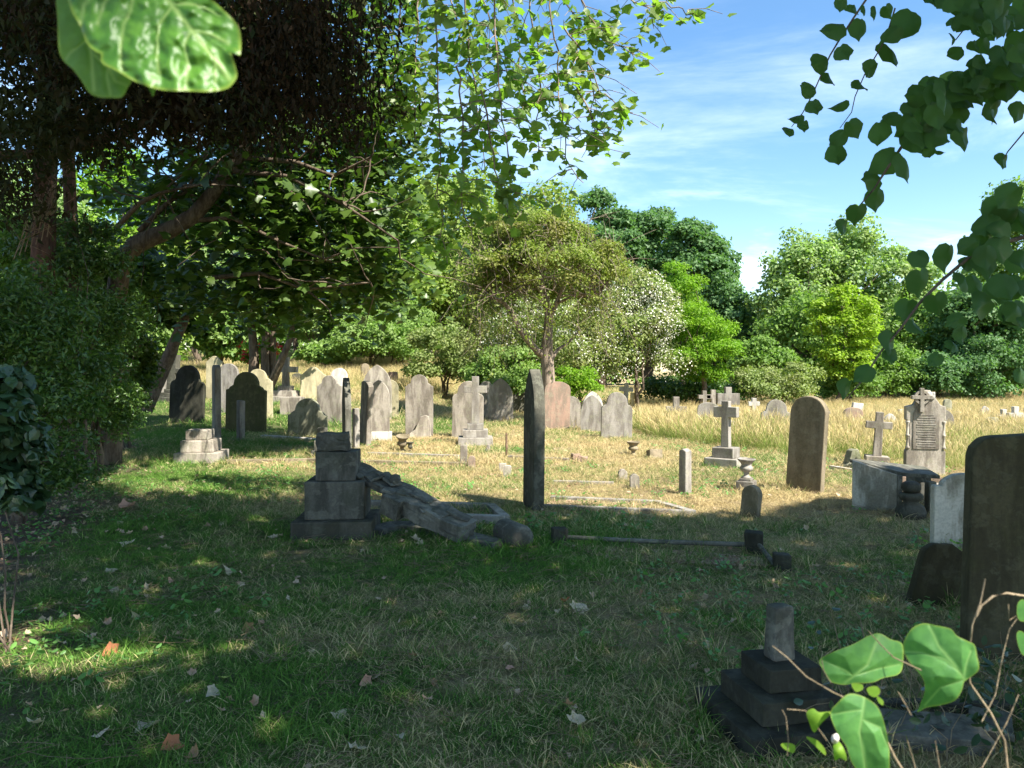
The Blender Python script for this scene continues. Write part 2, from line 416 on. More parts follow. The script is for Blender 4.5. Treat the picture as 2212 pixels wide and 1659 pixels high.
T_HEART = fan([(0, .06), (.14, -.03), (.32, .04), (.45, .25), (.45, .48), (.33, .70), (.14, .86), (0, 1.05), (-.14, .86), (-.33, .70), (-.45, .48), (-.45, .25), (-.32, .04), (-.14, -.03)], (0, .4), 0.10)
T_OVAL = fan([(0, 0), (.22, .22), (.27, .5), (.18, .8), (0, 1), (-.18, .8), (-.27, .5), (-.22, .22)], (0, .45), 0.12)

def place(template, pos, size, nrm, ydir=None, rng=None):
    """copies of a leaf shape -> verts, tris"""
    rng = rng or RNG
    tv, tf = template; n = len(pos)
    nrm = nrm / (np.linalg.norm(nrm, axis=1)[:, None] + 1e-9)
    if ydir is None: ydir = rng.normal(size=(n, 3))
    x = np.cross(ydir, nrm); x /= np.linalg.norm(x, axis=1)[:, None] + 1e-9
    y = np.cross(nrm, x)
    v = (tv[None, :, 0:1] * x[:, None, :] + tv[None, :, 1:2] * y[:, None, :] + tv[None, :, 2:3] * nrm[:, None, :]) * np.asarray(size)[:, None, None] + pos[:, None, :]
    f = tf[None] + (np.arange(n) * len(tv))[:, None, None]
    return v.reshape(-1, 3), f.reshape(-1, 3)

def lobes(center, radii, n, rng, rmin=0.22, rmax=0.4, lo=0.3, hi=0.85, zmin=-1.0):
    d = rng.normal(size=(n * 3, 3)); d /= np.linalg.norm(d, axis=1)[:, None]
    d = d[d[:, 2] > zmin][:n]
    rr = rng.uniform(lo, hi, len(d)) ** 0.6
    c = np.array(center) + d * rr[:, None] * np.array(radii)
    return c, rng.uniform(rmin, rmax, len(c)) * float(np.mean(radii)), d
def crown_points(center, radii, nlobes, n, rng, inner=0.3, zmin=-1.0, rmin=0.22, rmax=0.4, flat=0.75, lo=0.3, hi=0.85):
    c, r, d = lobes(center, radii, nlobes, rng, rmin, rmax, lo, hi, zmin)
    w = r ** 2; k = rng.choice(len(c), n, p=w / w.sum())
    u = rng.normal(size=(n, 3)); u /= np.linalg.norm(u, axis=1)[:, None]
    u[:, 2] = np.where(u[:, 2] < -0.3, -u[:, 2] * 0.7, u[:, 2])
    rr = np.where(rng.random(n) < inner, rng.uniform(0.2, 0.9, n), rng.uniform(0.85, 1.1, n))
    # ragged edge
    rr = rr * (1 + 0.28 * (rng.random(n) ** 4))
    p = c[k] + u * (r[k] * rr)[:, None] * np.array([1, 1, flat])
    return p, u, c, r
def foliage(name, pts, nrm, size, template, mat, parent=None, rng=None, up=0.5, rand=0.7, ydir=None, stuff=False, clearance=True):
    rng = rng or RNG
    if clearance:
        ok = pts[:, 2] > H(pts[:, 0], pts[:, 1]) + 0.05
        pts, nrm = pts[ok], nrm[ok]
        if ydir is not None: ydir = ydir[ok]
    nn = nrm + np.array([0, 0, up]) + rng.normal(size=nrm.shape) * rand
    s = rng.uniform(size[0], size[1], len(pts))
    v, f = place(template, pts, s, nn, ydir, rng)
    me = mesh_np(name, v, [f])
    o = link(name, me, mat, parent)
    return o

def make_tree(name, label, cat, base, trunk_r, center, radii, nl, n, size, leafm, seed, bark=BARK, template=T_QUAD, group=None, inner=0.3, limbs=10, zmin=-1.0, rmin=0.22, rmax=0.4, flat=0.75, ydir=None, up=0.5, rand=0.7, extra=None, stems=1, lo=0.3, hi=0.85):
    rng = np.random.default_rng(seed)
    root = empty(name, base)
    tag(root, label, cat, group)
    p, u, c, r = crown_points(center, radii, nl, n, rng, inner, zmin, rmin, rmax, flat, lo, hi)
    loc = np.array(base)
    if trunk_r > 0:
        T = Tubes(); ct = np.array(center, float)
        for s in range(stems):
            b = loc + (rng.normal(size=3) * np.array([.5, .5, 0]) * trunk_r * 2.5 if stems > 1 else 0)
            b[2] = loc[2] - 0.1
            top = ct + np.array([rng.normal() * 0.15 * radii[0], rng.normal() * 0.1 * radii[1], -0.1 * radii[2]])
            pts = curve(b, top, 0.05, 9, rng=rng)
            T.add(pts, np.linspace(trunk_r * 1.25, trunk_r * 0.45, 9), 8)
            for k in range(limbs // stems):
                j = rng.integers(4, 9); e = c[rng.integers(len(c))]
                T.add(curve(pts[j], e, 0.12, 7, rng=rng), np.linspace(trunk_r * 0.4, trunk_r * 0.08, 7), 5)
        me = T.mesh('trunk'); me.transform(Matrix.Translation(-Vector(base)))
        link('trunk', me, bark, root)
    yd = None
    if ydir is not None: yd = rng.normal(size=(n, 3)) * 0.5 + np.array(ydir)
    o = foliage('crown', p, u, size, template, leafm, root, rng, up, rand, yd)
    o.data.transform(Matrix.Translation(-Vector(base)))
    return root, c, r

# ------------------------------------------------------------------ the ground
def hedge_line(y):            # world x of the edge of the planting on the left
    return -1.3 - 0.43 * np.asarray(y, float)
def dryness(x, y):
    x = np.asarray(x, float); y = np.asarray(y, float)
    n = fbm(x * 0.55 + 3, y * 0.8, 21, 4); n2 = fbm(x * 2.2, y * 3.0, 31, 3)
    open_ = sstep(7.4, 9.5, y + 0.12 * x) * sstep(-7.0, -1.0, x + (y - 10) * 0.12)
    base = 0.32 + 0.35 * open_ + 0.12 * sstep(0, 3, x) * (1 - open_)
    base = base - 0.10 * sstep(17.5, 19.5, y) * sstep(2.5, -1.5, x) * sstep(26, 22, y)
    return np.clip(base + (n - 0.5) * 0.85 + (n2 - 0.5) * 0.45, 0, 1)
def litterness(x, y):
    d = np.asarray(x, float) - hedge_line(y)
    return sstep(0.9, -0.4, d + (fbm(np.asarray(x) * 1.5, np.asarray(y) * 1.5, 5) - 0.5) * 1.6) * sstep(24, 16, y)
def axis(parts):
    out = []
    for a, b, s in parts: out.append(np.arange(a, b, s))
    return np.concatenate(out)
gx = axis([(-260, -60, 20), (-60, -20, 2.5), (-20, 20, 0.16), (20, 60, 2.5), (60, 261, 20)])
gy = axis([(-40, 0, 4), (0, 26, 0.16), (26, 60, 1.0), (60, 100, 8), (100, 361, 26)])
GX, GY = np.meshgrid(gx, gy); vz = H(GX.ravel(), GY.ravel())
i, j = np.meshgrid(np.arange(len(gx) - 1), np.arange(len(gy) - 1)); q = (j * len(gx) + i).ravel()
me = mesh_np('ground', np.stack([GX.ravel(), GY.ravel(), vz], 1), [np.stack([q, q + 1, q + 1 + len(gx), q + len(gx)], 1)],
             {'dry': dryness(GX.ravel(), GY.ravel()), 'litter': litterness(GX.ravel(), GY.ravel())}, smooth=True)
ground = link('ground', me, SOIL); tag(ground, kind='structure')

# stones register the ground they stand on, so grass does not grow through them
KEEP = []     # (x, y, half_x, half_y, yaw)
def keepout(x, y, hx, hy, yaw=0.0): KEEP.append((x, y, hx, hy, yaw))

# ------------------------------------------------------------------ stones
def finish(bm, name, mat, bevel=0.012, parent=None, segs=2, rough=0.0, sub=0, seed=0, smooth=False):
    bmesh.ops.recalc_face_normals(bm, faces=bm.faces)
    if bevel > 0:
        es = [e for e in bm.edges if len(e.link_faces) == 2 and e.calc_face_angle(0) > 0.5]
        if es: bmesh.ops.bevel(bm, geom=es, offset=bevel, segments=segs, profile=0.6, affect='EDGES', clamp_overlap=True)
    if sub:
        bmesh.ops.triangulate(bm, faces=[f for f in bm.faces if len(f.verts) > 4])
        bmesh.ops.subdivide_edges(bm, edges=bm.edges, cuts=sub, use_grid_fill=True)
    if rough:
        from mathutils import noise
        for v in bm.verts:
            d = noise.noise_vector(v.co * 5 + Vector((seed * 3.1, seed * 1.7, 0))) * rough + noise.noise_vector(v.co * 16 + Vector((seed, 0, 0))) * rough * 0.5 + noise.noise_vector(v.co * 38 + Vector((0, seed, 0))) * rough * 0.3
            v.co += d
    me = bpy.data.meshes.new(name); bm.to_mesh(me); bm.free()
    if smooth:
        for p in me.polygons: p.use_smooth = True
    return link(name, me, mat, parent)
def prism_bm(outline, t, lean=0.0):
    """outline in x,z; thickness along y, centred"""
    bm = bmesh.new()
    a = [bm.verts.new((x, -t / 2, z)) for x, z in outline]
    b = [bm.verts.new((x, t / 2, z)) for x, z in outline]
    bm.faces.new(a); bm.faces.new(list(reversed(b)))
    n = len(a)
    for i in range(n): bm.faces.new((a[i], a[(i + 1) % n], b[(i + 1) % n], b[i]))
    return bm
def box_bm(sx, sy, sz, z0=0.0, cx=0.0, cy=0.0, taper=1.0):
    bm = bmesh.new()
    r = bmesh.ops.create_cube(bm, size=1.0)
    for v in bm.verts:
        k = taper if v.co.z > 0 else 1.0
        v.co = Vector((v.co.x * sx * k + cx, v.co.y * sy * k + cy, (v.co.z + 0.5) * sz + z0))
    return bm
def arc(cx, cz, rx, rz, a0, a1, n):
    return [(cx + rx * math.cos(rad(a0 + (a1 - a0) * k / n)), cz + rz * math.sin(rad(a0 + (a1 - a0) * k / n))) for k in range(n + 1)]
def profile(kind, w, h, z0=-0.2):
    k = w / 2
    if kind == 'round': top = arc(0, h - k * 0.98, k, k * 0.98, 0, 180, 18)
    elif kind == 'low': top = arc(0, h - k * 0.62, k, k * 0.62, 0, 180, 16)
    elif kind == 'segment': top = arc(0, h - k * 0.28, k, k * 0.28, 0, 180, 12)
    elif kind == 'flat': top = [(k, h), (-k, h)]
    elif kind == 'soft': top = arc(k - 0.12, h - 0.14, 0.12, 0.12, 0, 80, 6) + [(0, h)] + arc(-k + 0.12, h - 0.14, 0.12, 0.12, 100, 180, 6)
    elif kind == 'gothic':
        r = w * 0.86; c = k - r; a = math.degrees(math.acos(-c / r)); hh = r * math.sin(rad(a))
        top = arc(c, h - hh, r, r, 0, a, 10) + arc(-c, h - hh, r, r, 180 - a, 180, 10)[1:]
    elif kind == 'pointed':
        r = w * 1.25; c = k - r; a = math.degrees(math.acos(-c / r)); hh = r * math.sin(rad(a))
        top = arc(c, h - hh, r, r, 0, a, 10) + arc(-c, h - hh, r, r, 180 - a, 180, 10)[1:]
    elif kind == 'gable': top = [(k, h - k * 0.55), (0, h), (-k, h - k * 0.55)]
    elif kind == 'shoulder':     # square shoulders, a small step and a round head
        r = k * 0.62; s = h - r - w * 0.10
        top = [(k, s - w * 0.02), (k * 0.86, s), (k * 0.80, s + w * 0.05)] + arc(0, h - r, r, r, 0, 180, 14) + [(-k * 0.80, s + w * 0.05), (-k * 0.86, s), (-k, s - w * 0.02)]
    elif kind == 'curvy':        # rounded shoulders with notch, round head
        r = k * 0.66; s = h - r * 1.05 - w * 0.12
        top = arc(k * 0.72, s - w * 0.10, k * 0.28, w * 0.16, -10, 90, 6) + arc(0, h - r, r, r, 0, 180, 14) + arc(-k * 0.72, s - w * 0.10, k * 0.28, w * 0.16, 90, 190, 6)
    elif kind == 'ogee':         # hollow shoulders rising to a blunt point
        s = h - w * 0.34
        top = [(k, s)] + [(k * (1 - t), s + w * 0.34 * (t ** 2 * (3 - 2 * t)) ** 0.8) for t in (0.12, 0.25, 0.4, 0.55, 0.7, 0.85, 1)] + [(-k * (1 - t), s + w * 0.34 * (t ** 2 * (3 - 2 * t)) ** 0.8) for t in (0.85, 0.7, 0.55, 0.4, 0.25, 0.12)] + [(-k, s)]
    elif kind == 'eared':        # small ears beside a low arch
        s = h - w * 0.26
        top = [(k, s), (k * .97, s + w * .05), (k * .84, s + w * .06), (k * .80, s + w * .04)] + arc(0, h - w * .24, k * .76, w * .24, 5, 175, 14) + [(-k * .80, s + w * .04), (-k * .84, s + w * .06), (-k * .97, s + w * .05), (-k, s)]
    elif kind == 'broken': top = [(k, h * .62), (k * .6, h * .72), (k * .35, h * .98), (k * .02, h), (-k * .2, h * .88), (-k * .45, h * .6), (-k * .8, h * .45), (-k, h * .3)]
    elif kind == 'rockpoint': top = [(k, h * .3), (k * .98, h * .55), (k * .8, h * .96), (k * .45, h), (k * .05, h * .93), (-k * .25, h * .6), (-k * .5, h * .35), (-k, h * .18)]
    elif kind == 'flame': top = [(k, h * .55), (k * .9, h * .74), (k * .55, h * .62), (k * .4, h * .8), (k * .1, h), (-k * .1, h * .98), (-k * .3, h * .78), (-k * .55, h * .66), (-k * .9, h * .72), (-k, h * .5)]
    else: raise ValueError(kind)
    return [(-k, z0), (k, z0)] + [p for p in top if True]
def clean(o):
    r = [o[0]]
    for p in o[1:]:
        if abs(p[0] - r[-1][0]) + abs(p[1] - r[-1][1]) > 1e-4: r.append(p)
    return r
def weather(o, amt, seed):
    rr = random.Random(seed)
    return [(x + rr.uniform(-amt, amt), z + rr.uniform(-amt, amt)) for x, z in o]
SEED = [0]
def headstone(label, kind, px, base, top, wpx, mat, t=0.10, yaw=0, roll=0, tilt=0, w=None, cat='headstone', group=None, panel=False, plinth=None, bevel=0.012, name='headstone', depth=None, rough=0.0):
    """a slab of stone set in the ground; px/base/top/wpx in picture units, turned into metres at its distance"""
    SEED[0] += 1
    p = at(px, base) if depth is None else atd(px, base, depth)
    if depth is not None: p.z = hz(p.x, p.y)
    s = mpp(p.y)
    h = (EYE + (CY - 34.5 - top) * s) - p.z
    ww = w if w else wpx * s
    root = empty(name, p, rad(yaw)); tag(root, label, cat, group)
    out = clean(weather(profile(kind, ww, h), 0.0025, SEED[0]))
    o = finish(prism_bm(out, t), 'slab', S[mat], bevel, root, rough=rough, seed=SEED[0], sub=2 if rough else 0)
    o.rotation_euler = (rad(tilt), rad(roll), 0)
    if panel:
        ins = [(x * 0.8, h * 0.12 + (z - 0) * 0.80 if z > 0 else h * 0.25) for x, z in out]
        q = finish(prism_bm(clean(ins), 0.012), 'panel', S[mat], 0.003, root)
        q.rotation_euler = o.rotation_euler; q.location = (0, -t / 2 - 0.001, 0)
    if plinth:
        f = finish(box_bm(ww * plinth[0], t * 1.9, plinth[1] + 0.2, -0.2), 'plinth', S[plinth[2] if len(plinth) > 2 else mat], 0.01, root)
    keepout(p.x, p.y, ww / 2, t / 2, rad(yaw))
    return root
def cross(label, px, base, top, armw, armz, shaft, mat, steps=((.62, .12), (.44, .11), (.26, .09)), yaw=0, roll=0, t=None, group=None, depth=None, tiltd=0, cat='cross', armh=None, armpx=True):
    SEED[0] += 1
    p = at(px, base) if depth is None else atd(px, base, depth)
    if depth is not None: p.z = hz(p.x, p.y)
    s = mpp(p.y); h = EYE + (795 - top) * s - p.z; az = EYE + (795 - armz) * s - p.z
    sw = shaft * s; aw = armw * s; t = t or sw * 0.85
    root = empty('stone_cross', p, rad(yaw), rad(tiltd), rad(roll)); tag(root, label, cat, group)
    z = 0
    for k, (w_, h_) in enumerate(steps):
        hh = h_ + (0.15 if k == 0 else 0)
        finish(box_bm(w_, w_ * 0.85, hh, z - (0.15 if k == 0 else 0)), 'step', S[mat], 0.012, root)
        z += h_
    a = sw / 2; b = (armh or sw) / 2
    out = [(-a * 1.12, z), (a * 1.12, z), (a, az - b), (aw / 2, az - b), (aw / 2, az + b), (a, az + b), (a, h), (-a, h), (-a, az + b), (-aw / 2, az + b), (-aw / 2, az - b), (-a, az - b)]
    finish(prism_bm(weather(out, 0.0015, SEED[0]), t), 'cross_shaft', S[mat], 0.008, root)
    if steps: keepout(p.x, p.y, steps[0][0] / 2, steps[0][0] * .42, rad(yaw))
    else: keepout(p.x, p.y, sw / 2, t / 2, rad(yaw))
    return root
def kerb(label, ends, wid, hgt, mat, name='grave_kerb', group=None, closed=None):
    """straight kerb pieces between ground pixels; one grave surround = one thing"""
    pts = [at(*e) if len(e) == 2 else Vector(e) for e in ends]
    c = sum(pts, Vector()) / len(pts)
    root = empty(name, c); tag(root, label, 'grave kerb', group)
    segs = closed or [(k, k + 1) for k in range(len(pts) - 1)]
    for a, b in segs:
        A, B = pts[a], pts[b]; d = B - A; L_ = d.length
        o = finish(box_bm(L_, wid, hgt + 0.12, -0.12), 'kerb_stone', S[mat], 0.008, root)
        o.location = (A + B) / 2 - c
        o.rotation_euler = (0, -math.atan2(d.z, math.hypot(d.x, d.y)), math.atan2(d.y, d.x))
        m_ = (A + B) / 2; keepout(m_.x, m_.y, L_ / 2, wid / 2, math.atan2(d.y, d.x))
    return root
def lathe(name, prof, mat, parent, n=24, loc=(0, 0, 0)):
    v = []; 
    for r_, z_ in prof:
        for k in range(n): a = 2 * math.pi * k / n; v.append((r_ * math.cos(a), r_ * math.sin(a), z_))
    f = [[i * n + k, i * n + (k + 1) % n, (i + 1) * n + (k + 1) % n, (i + 1) * n + k] for i in range(len(prof) - 1) for k in range(n)]
    me = mesh_np(name, v, [np.array(f)], smooth=True)
    return link(name, me, mat, parent, loc)
def urn(label, px, base, top, wpx, mat, plinth=None, tilt=0, yaw=20, upto=1.0, group=None):
    p = at(px, base); s = mpp(p.y); h = EYE + (795 - top) * s - p.z; w = wpx * s / 2
    root = empty('stone_urn', p, rad(yaw), rad(tilt)); tag(root, label, 'urn', group)
    z = 0
    if plinth:
        for k, (pw, ph) in enumerate(plinth):
            finish(box_bm(pw, pw, ph + (0.1 if k == 0 else 0), z - (0.1 if k == 0 else 0)), 'plinth', S[mat], 0.008, root); z += ph
    H_ = h - z
    prof = [(0, .0), (.55, .0), (.58, .05), (.35, .12), (.26, .20), (.34, .26), (.30, .30), (.55, .36), (.76, .46), (.74, .56), (.60, .62), (.55, .68), (.66, .78), (.86, .88), (1, .95), (1, .99), (.93, 1.0), (.86, .96), (.5, .86), (0, .84)]
    lathe('bowl', [(a * w, z + b * H_) for a, b in prof], S[mat], root)
    keepout(p.x, p.y, w, w)
    return root
def rock(label, px, base, size, mat, yaw=0, tilt=0, roll=0, rough=0.03, name='broken_stone', cat='broken stone', group=None, seed=0, z=0.0, sub=3, pos=None):
    p = pos if pos is not None else at(px, base)
    o = finish(box_bm(size[0], size[1], size[2] + 0.03, -0.03), name, S[mat], min(size) * 0.08, None, rough=rough, sub=sub, seed=seed)
    o.location = (p.x, p.y, p.z + z); o.rotation_euler = (rad(tilt), rad(roll), rad(yaw)); tag(o, label, cat, group)
    keepout(p.x, p.y, size[0] / 2, size[1] / 2, rad(yaw))
    return o

# --- left group, partly under the trees
cross('dark leaning stone cross at the far left beside the slanting trunks', 372, 868, 766, 44, 800, 19, 'dark', ((.8, .16), (.6, .14), (.42, .12)), roll=4, yaw=-14, armh=.17)
headstone('small grey headstone half hidden behind the dark leaning cross', 'flat', 350, 860, 800, 26, 'grey', yaw=12, roll=3)
headstone('broad dark shouldered headstone leaning left beside the dark cross', 'curvy', 403, 912, 789, 82, 'black', 0.11, yaw=-12, roll=3)  # near-black stone chosen here to stand in for tree shade on it
headstone('pale headstone with an ogee top standing behind the dark ones on the left', 'ogee', 464, 862, 769, 37, 'buff', 0.10, yaw=-8)
headstone('grey round headed stone behind the narrow upright slab', 'round', 495, 893, 785, 45, 'grey', 0.10, yaw=-10)
headstone('weathered grey slab seen almost from its edge beside the olive stone', 'segment', 468, 958, 788, 0, 'grey', 0.12, yaw=-63, roll=2, w=.62)
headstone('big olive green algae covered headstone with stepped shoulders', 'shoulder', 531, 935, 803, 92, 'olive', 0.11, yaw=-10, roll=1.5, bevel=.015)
headstone('buff headstone whose shoulder shows behind the olive green one', 'shoulder', 558, 905, 797, 62, 'buff', 0.10, yaw=6)
headstone('short grey marker slab seen edge on, set before the olive stone', 'flat', 520, 953, 865, 0, 'grey', 0.12, yaw=-52, roll=2, w=.22, name='grave_marker')
cross('pale cross on three steps beside the leaning tree stem', 617, 868, 771, 51, 798, 12.5, 'pale', ((1.05, .2), (.72, .18), (.42, .16)), yaw=-8, roll=1)
headstone('wide pale sandstone headstone with ogee shoulders near the pale cross', 'ogee', 677, 868, 792, 54, 'buff', 0.11, yaw=4)
headstone('low pale ledger block left of the half shaded round stone', 'flat', 632, 893, 858, 44, 'pale', 0.5, yaw=0, name='ledger_block', cat='ledger stone')
headstone('pale headstone with a round head and one high shoulder', 'shoulder', 712, 915, 811, 53, 'pale', 0.10, yaw=-5)
headstone('nearly white round headstone behind the others left of the dark edge-on slab', 'round', 733, 878, 795, 36, 'white', 0.09, yaw=0)
headstone('low round topped headstone with stepped shoulders, half in shadow', 'shoulder', 664, 942, 860, 86, 'mossy', 0.13, yaw=-6, roll=1.5)
headstone('tall dark slab seen edge on, curving slightly', 'pointed', 750, 983, 815, 0, 'slate', 0.115, yaw=-72, roll=-5, w=.6)
headstone('narrow brown post shaped marker right of the tall edge-on slab', 'segment', 769, 972, 882, 0, 'grey', 0.12, yaw=-40, w=.08, name='grave_marker')
headstone('pale slab leaning steeply against the gothic headstone', 'segment', 788, 962, 822, 0, 'pale', 0.11, yaw=-62, roll=9, w=.5)
headstone('pale gothic headstone standing on a white marble plinth', 'gothic', 819, 952, 820, 45, 'pale', 0.11, yaw=4, plinth=(1.2, .20, 'white'))
headstone('large pale pointed headstone directly behind the gothic one', 'gothic', 815, 905, 788, 62, 'pale', 0.12, yaw=3)
headstone('buff round stone showing right of the large pointed headstone', 'round', 842, 900, 820, 38, 'buff', 0.10, yaw=5)
headstone('tall pale headstone with squared shoulders and round head, standing alone', 'shoulder', 906, 943, 809, 60, 'pale', 0.11, yaw=2, panel=False)
headstone('jagged broken stone propped before the tall squared shoulder headstone', 'rockpoint', 908, 945, 897, 46, 'pale', 0.14, yaw=5, name='broken_stone', cat='broken stone')
headstone('pale broad headstone with curved shoulders behind the main stone cross', 'curvy', 1010, 945, 823, 68, 'pale', 0.10, yaw=-4, roll=1)
headstone('small headstone peeping out behind the right arm of the cross', 'round', 1050, 905, 823, 27, 'pale', 0.10)
cross('plain stone cross on three square steps in the middle of the lawn', 1027, 961, 813, 50, 841, 15.2, 'grey', ((.72, .17), (.52, .155), (.34, .125)), yaw=3)
headstone('pale pointed headstone right of the main stone cross', 'gothic', 1081, 911, 817, 55, 'grey', 0.11, yaw=2)
headstone('dark carved stone with a flame shaped top under the bush', 'flame', 1124, 893, 820, 33, 'dark', 0.16, yaw=0, rough=.02)
headstone('tall black stele seen almost edge on, in the middle', 'pointed', 1152, 1096, 796, 0, 'dark', 0.13, yaw=-77, roll=2.2, w=.5, bevel=.02)
headstone('pink sandstone headstone with a blunt pointed top', 'low', 1202, 928, 824, 56, 'pink', 0.11, yaw=3, roll=1.5)
headstone('pale headstone with a round head beside the pink one', 'round', 1234, 925, 856, 40, 'pale', 0.10, yaw=2)
headstone('thin pale headstone standing just behind the gothic one right of the pink stone', 'gothic', 1280, 912, 845, 44, 'white', 0.10)
headstone('grey gothic headstone touching the curved shoulder one', 'gothic', 1278, 931, 853, 48, 'grey', 0.11, yaw=-4, roll=1)
headstone('broad grey headstone with curved shoulders at the edge of the tall grass', 'curvy', 1331, 947, 847, 67, 'grey', 0.11, yaw=2, roll=1)
cross('small tilted white cross behind the broad grey headstone', 1350, 880, 827, 30, 841, 9, 'white', (), yaw=4, roll=4, t=.12)
headstone('square pale stone block right of the small tilted cross', 'flat', 1368, 885, 848, 12, 'buff', 0.14)
# far left meadow
headstone('small dark stone far back in the left meadow', 'round', 789, 822, 785, 17, 'brown', 0.1, yaw=20)
headstone('flat reddish stone behind the large pointed headstone', 'flat', 849, 835, 803, 20, 'pink', 0.1)
headstone('faint grey headstone far back in the straw coloured grass', 'round', 756, 800, 781, 14, 'grey', 0.1)
headstone('low dark stone in the shade behind the pale sandstone headstone', 'low', 642, 832, 806, 22, 'dark', 0.1)
# --- right side in and behind the tall grass
cross('grass hidden cross at the left end of the tall meadow', 1460, 925, 857, 44, 884, 12.5, 'pale', (), t=.14)
headstone('grey leaning stone sunk in tall grass left of the lit cross', 'low', 1526, 937, 869, 48, 'grey', 0.12, roll=5, yaw=-8)
cross('first of two short crosses far back against the bushes', 1521, 890, 844, 26, 857, 8, 'pale', (), t=.2)
cross('second of two short crosses far back, closer to the ringed one', 1540, 890, 842, 30, 857, 9.5, 'pale', (), t=.2)
cross('broad cross with a carved wreath, far back in the grass', 1572, 893, 836, 48, 862, 13, 'grey', (), t=.25, armh=.4)
r_ = cross('narrow lit cross on two steps at the front edge of the tall grass', 1568, 1007, 866, 52, 890, 16, 'grey', ((.56, .14), (.36, .17)), yaw=-38, t=.12, armh=.17)
headstone('dark broken stone stump just behind the narrow lit cross', 'broken', 1548, 957, 912, 22, 'dark', 0.15, yaw=-20)
headstone('blue grey slab leaning behind the narrow lit cross', 'round', 1579, 955, 908, 26, 'grey', 0.10, yaw=10)
cross('small white cross in straw grass below the rounded bush', 1628, 905, 860, 24, 872, 9, 'white', (), t=.15)
headstone('broad pale headstone with an ogee top deep in the grass', 'curvy', 1674, 945, 863, 64, 'grey', 0.12, yaw=-8, roll=2)
headstone('tall brown round headed slab standing turned away from the sun', 'round', 1738, 1062, 855, 0, 'brown', 0.125, yaw=-44, roll=3.2, w=.46)
headstone('small grey stone showing behind the tall brown slab', 'gothic', 1780, 925, 880, 36, 'grey', 0.1)
headstone('rough squat stone in the grass left of the tomb', 'rockpoint', 1838, 1012, 970, 42, 'mossy', 0.14, yaw=14, roll=-8, rough=.01)
cross('plain cross tilted to the right, standing behind the box tomb', 1893, 1003, 890, 52, 918, 15, 'pale', ((.36, .14), ), yaw=-18, roll=3, t=.12)
headstone('low pink headstone sunk in the meadow', 'low', 1842, 945, 880, 40, 'pink', 0.12)
headstone('tilted white headstone behind the low pink one', 'flat', 1846, 918, 870, 22, 'white', 0.12, roll=8)
headstone('white headstone behind the tilted plain cross', 'gothic', 1918, 945, 893, 30, 'white', 0.12, roll=6)
headstone('small square white stone far back right of the plain cross', 'flat', 1946, 905, 884, 12, 'white', 0.14, roll=4)
headstone('low pale stones far back right of the pink headstone', 'flat', 1926, 905, 898, 26, 'grey', 0.14) 
headstone('olive rounded stone in the shade behind the ornate monument', 'round', 2046, 900, 862, 17, 'mossy', 0.12)
headstone('grey gothic stone right behind the ornate monument', 'gothic', 2043, 950, 886, 30, 'grey', 0.12)
headstone('small pale block far back right of the ornate monument', 'flat', 2070, 902, 888, 10, 'white', 0.14)
headstone('wide low pinkish ledge far back in the straw grass', 'flat', 2075, 908, 897, 42, 'pink', 0.14)
headstone('white pointed headstone near the pair of crosses at the right', 'gothic', 2127, 915, 877, 19, 'white', 0.12, yaw=-15)
cross('left one of the two white crosses at the right edge', 2167, 930, 884, 28, 901, 9, 'white', (), t=.12)
cross('right one of the two white crosses at the right edge', 2192, 935, 878, 32, 897, 10.5, 'white', (), t=.12)
headstone('rounded mossy stone in front of the pair of white crosses', 'low', 2143, 945, 901, 32, 'mossy', 0.12)
headstone('pale slab behind the top of the big dark headstone', 'flat', 2198, 945, 912, 26, 'pink', 0.12)

# --- the ornate monument
p = at(1996, 1026); s = mpp(p.y)
mon = empty('carved_monument', p, rad(-13)); tag(mon, 'tall carved monument with side columns and a ringed cross on its head', 'monument')
hm = EYE + (795 - 836) * s - p.z
ww = 78 * s
body = [(-ww * .5, -.2), (ww * .5, -.2), (ww * .5, hm * .27), (ww * .42, hm * .32), (ww * .42, hm * .60), (ww * .5, hm * .63), (ww * .5, hm * .78), (ww * .36, hm * .80), (ww * .10, hm * .965), (-ww * .10, hm * .965), (-ww * .30, hm * .80), (-ww * .5, hm * .78), (-ww * .5, hm * .63), (-ww * .42, hm * .60), (-ww * .42, hm * .32), (-ww * .5, hm * .27)]
finish(prism_bm(body, .15), 'slab', S['pale'], .012, mon)
pan = [(-ww * .33, hm * .30), (ww * .33, hm * .30), (ww * .33, hm * .70), (ww * .08, hm * .90), (-ww * .08, hm * .90), (-ww * .33, hm * .70)]
o = finish(prism_bm(pan, .014), 'panel', S['pale'], .004, mon); o.location = (0, -.080, 0)
for k in range(14):
    lw = ww * (.24 if k % 3 else .2)
    q = finish(box_bm(lw * 2, .006, .012, 0), 'inscription_line', S['grey'], 0, mon); q.location = (0, -.0895, hm * .68 - k * .036)
for sx in (-1, 1):
    lathe('column', [(.0, hm * .30), (.034, hm * .30), (.034, hm * .32), (.022, hm * .335), (.022, hm * .44), (.03, hm * .445), (.03, hm * .46), (.022, hm * .465), (.022, hm * .58), (.034, hm * .6), (.034, hm * .615), (0, hm * .62)], S['pale'], mon, 12, (sx * ww * .455, -.055, 0))
cz = hm * .885; cr = .105
ring = []
for k in range(28):
    a = 2 * math.pi * k / 28; ring.append((cr * math.cos(a), cr * math.sin(a)))
bm = bmesh.new()
ro = [[bm.verts.new((x * q_, yy, z * q_)) for x, z in ring] for q_, yy in ((1, -.03), (1, .03), (.68, .03), (.68, -.03))]
for a_ in range(4):
    for k in range(28): bm.faces.new((ro[a_][k], ro[a_][(k + 1) % 28], ro[(a_ + 1) % 4][(k + 1) % 28], ro[(a_ + 1) % 4][k]))
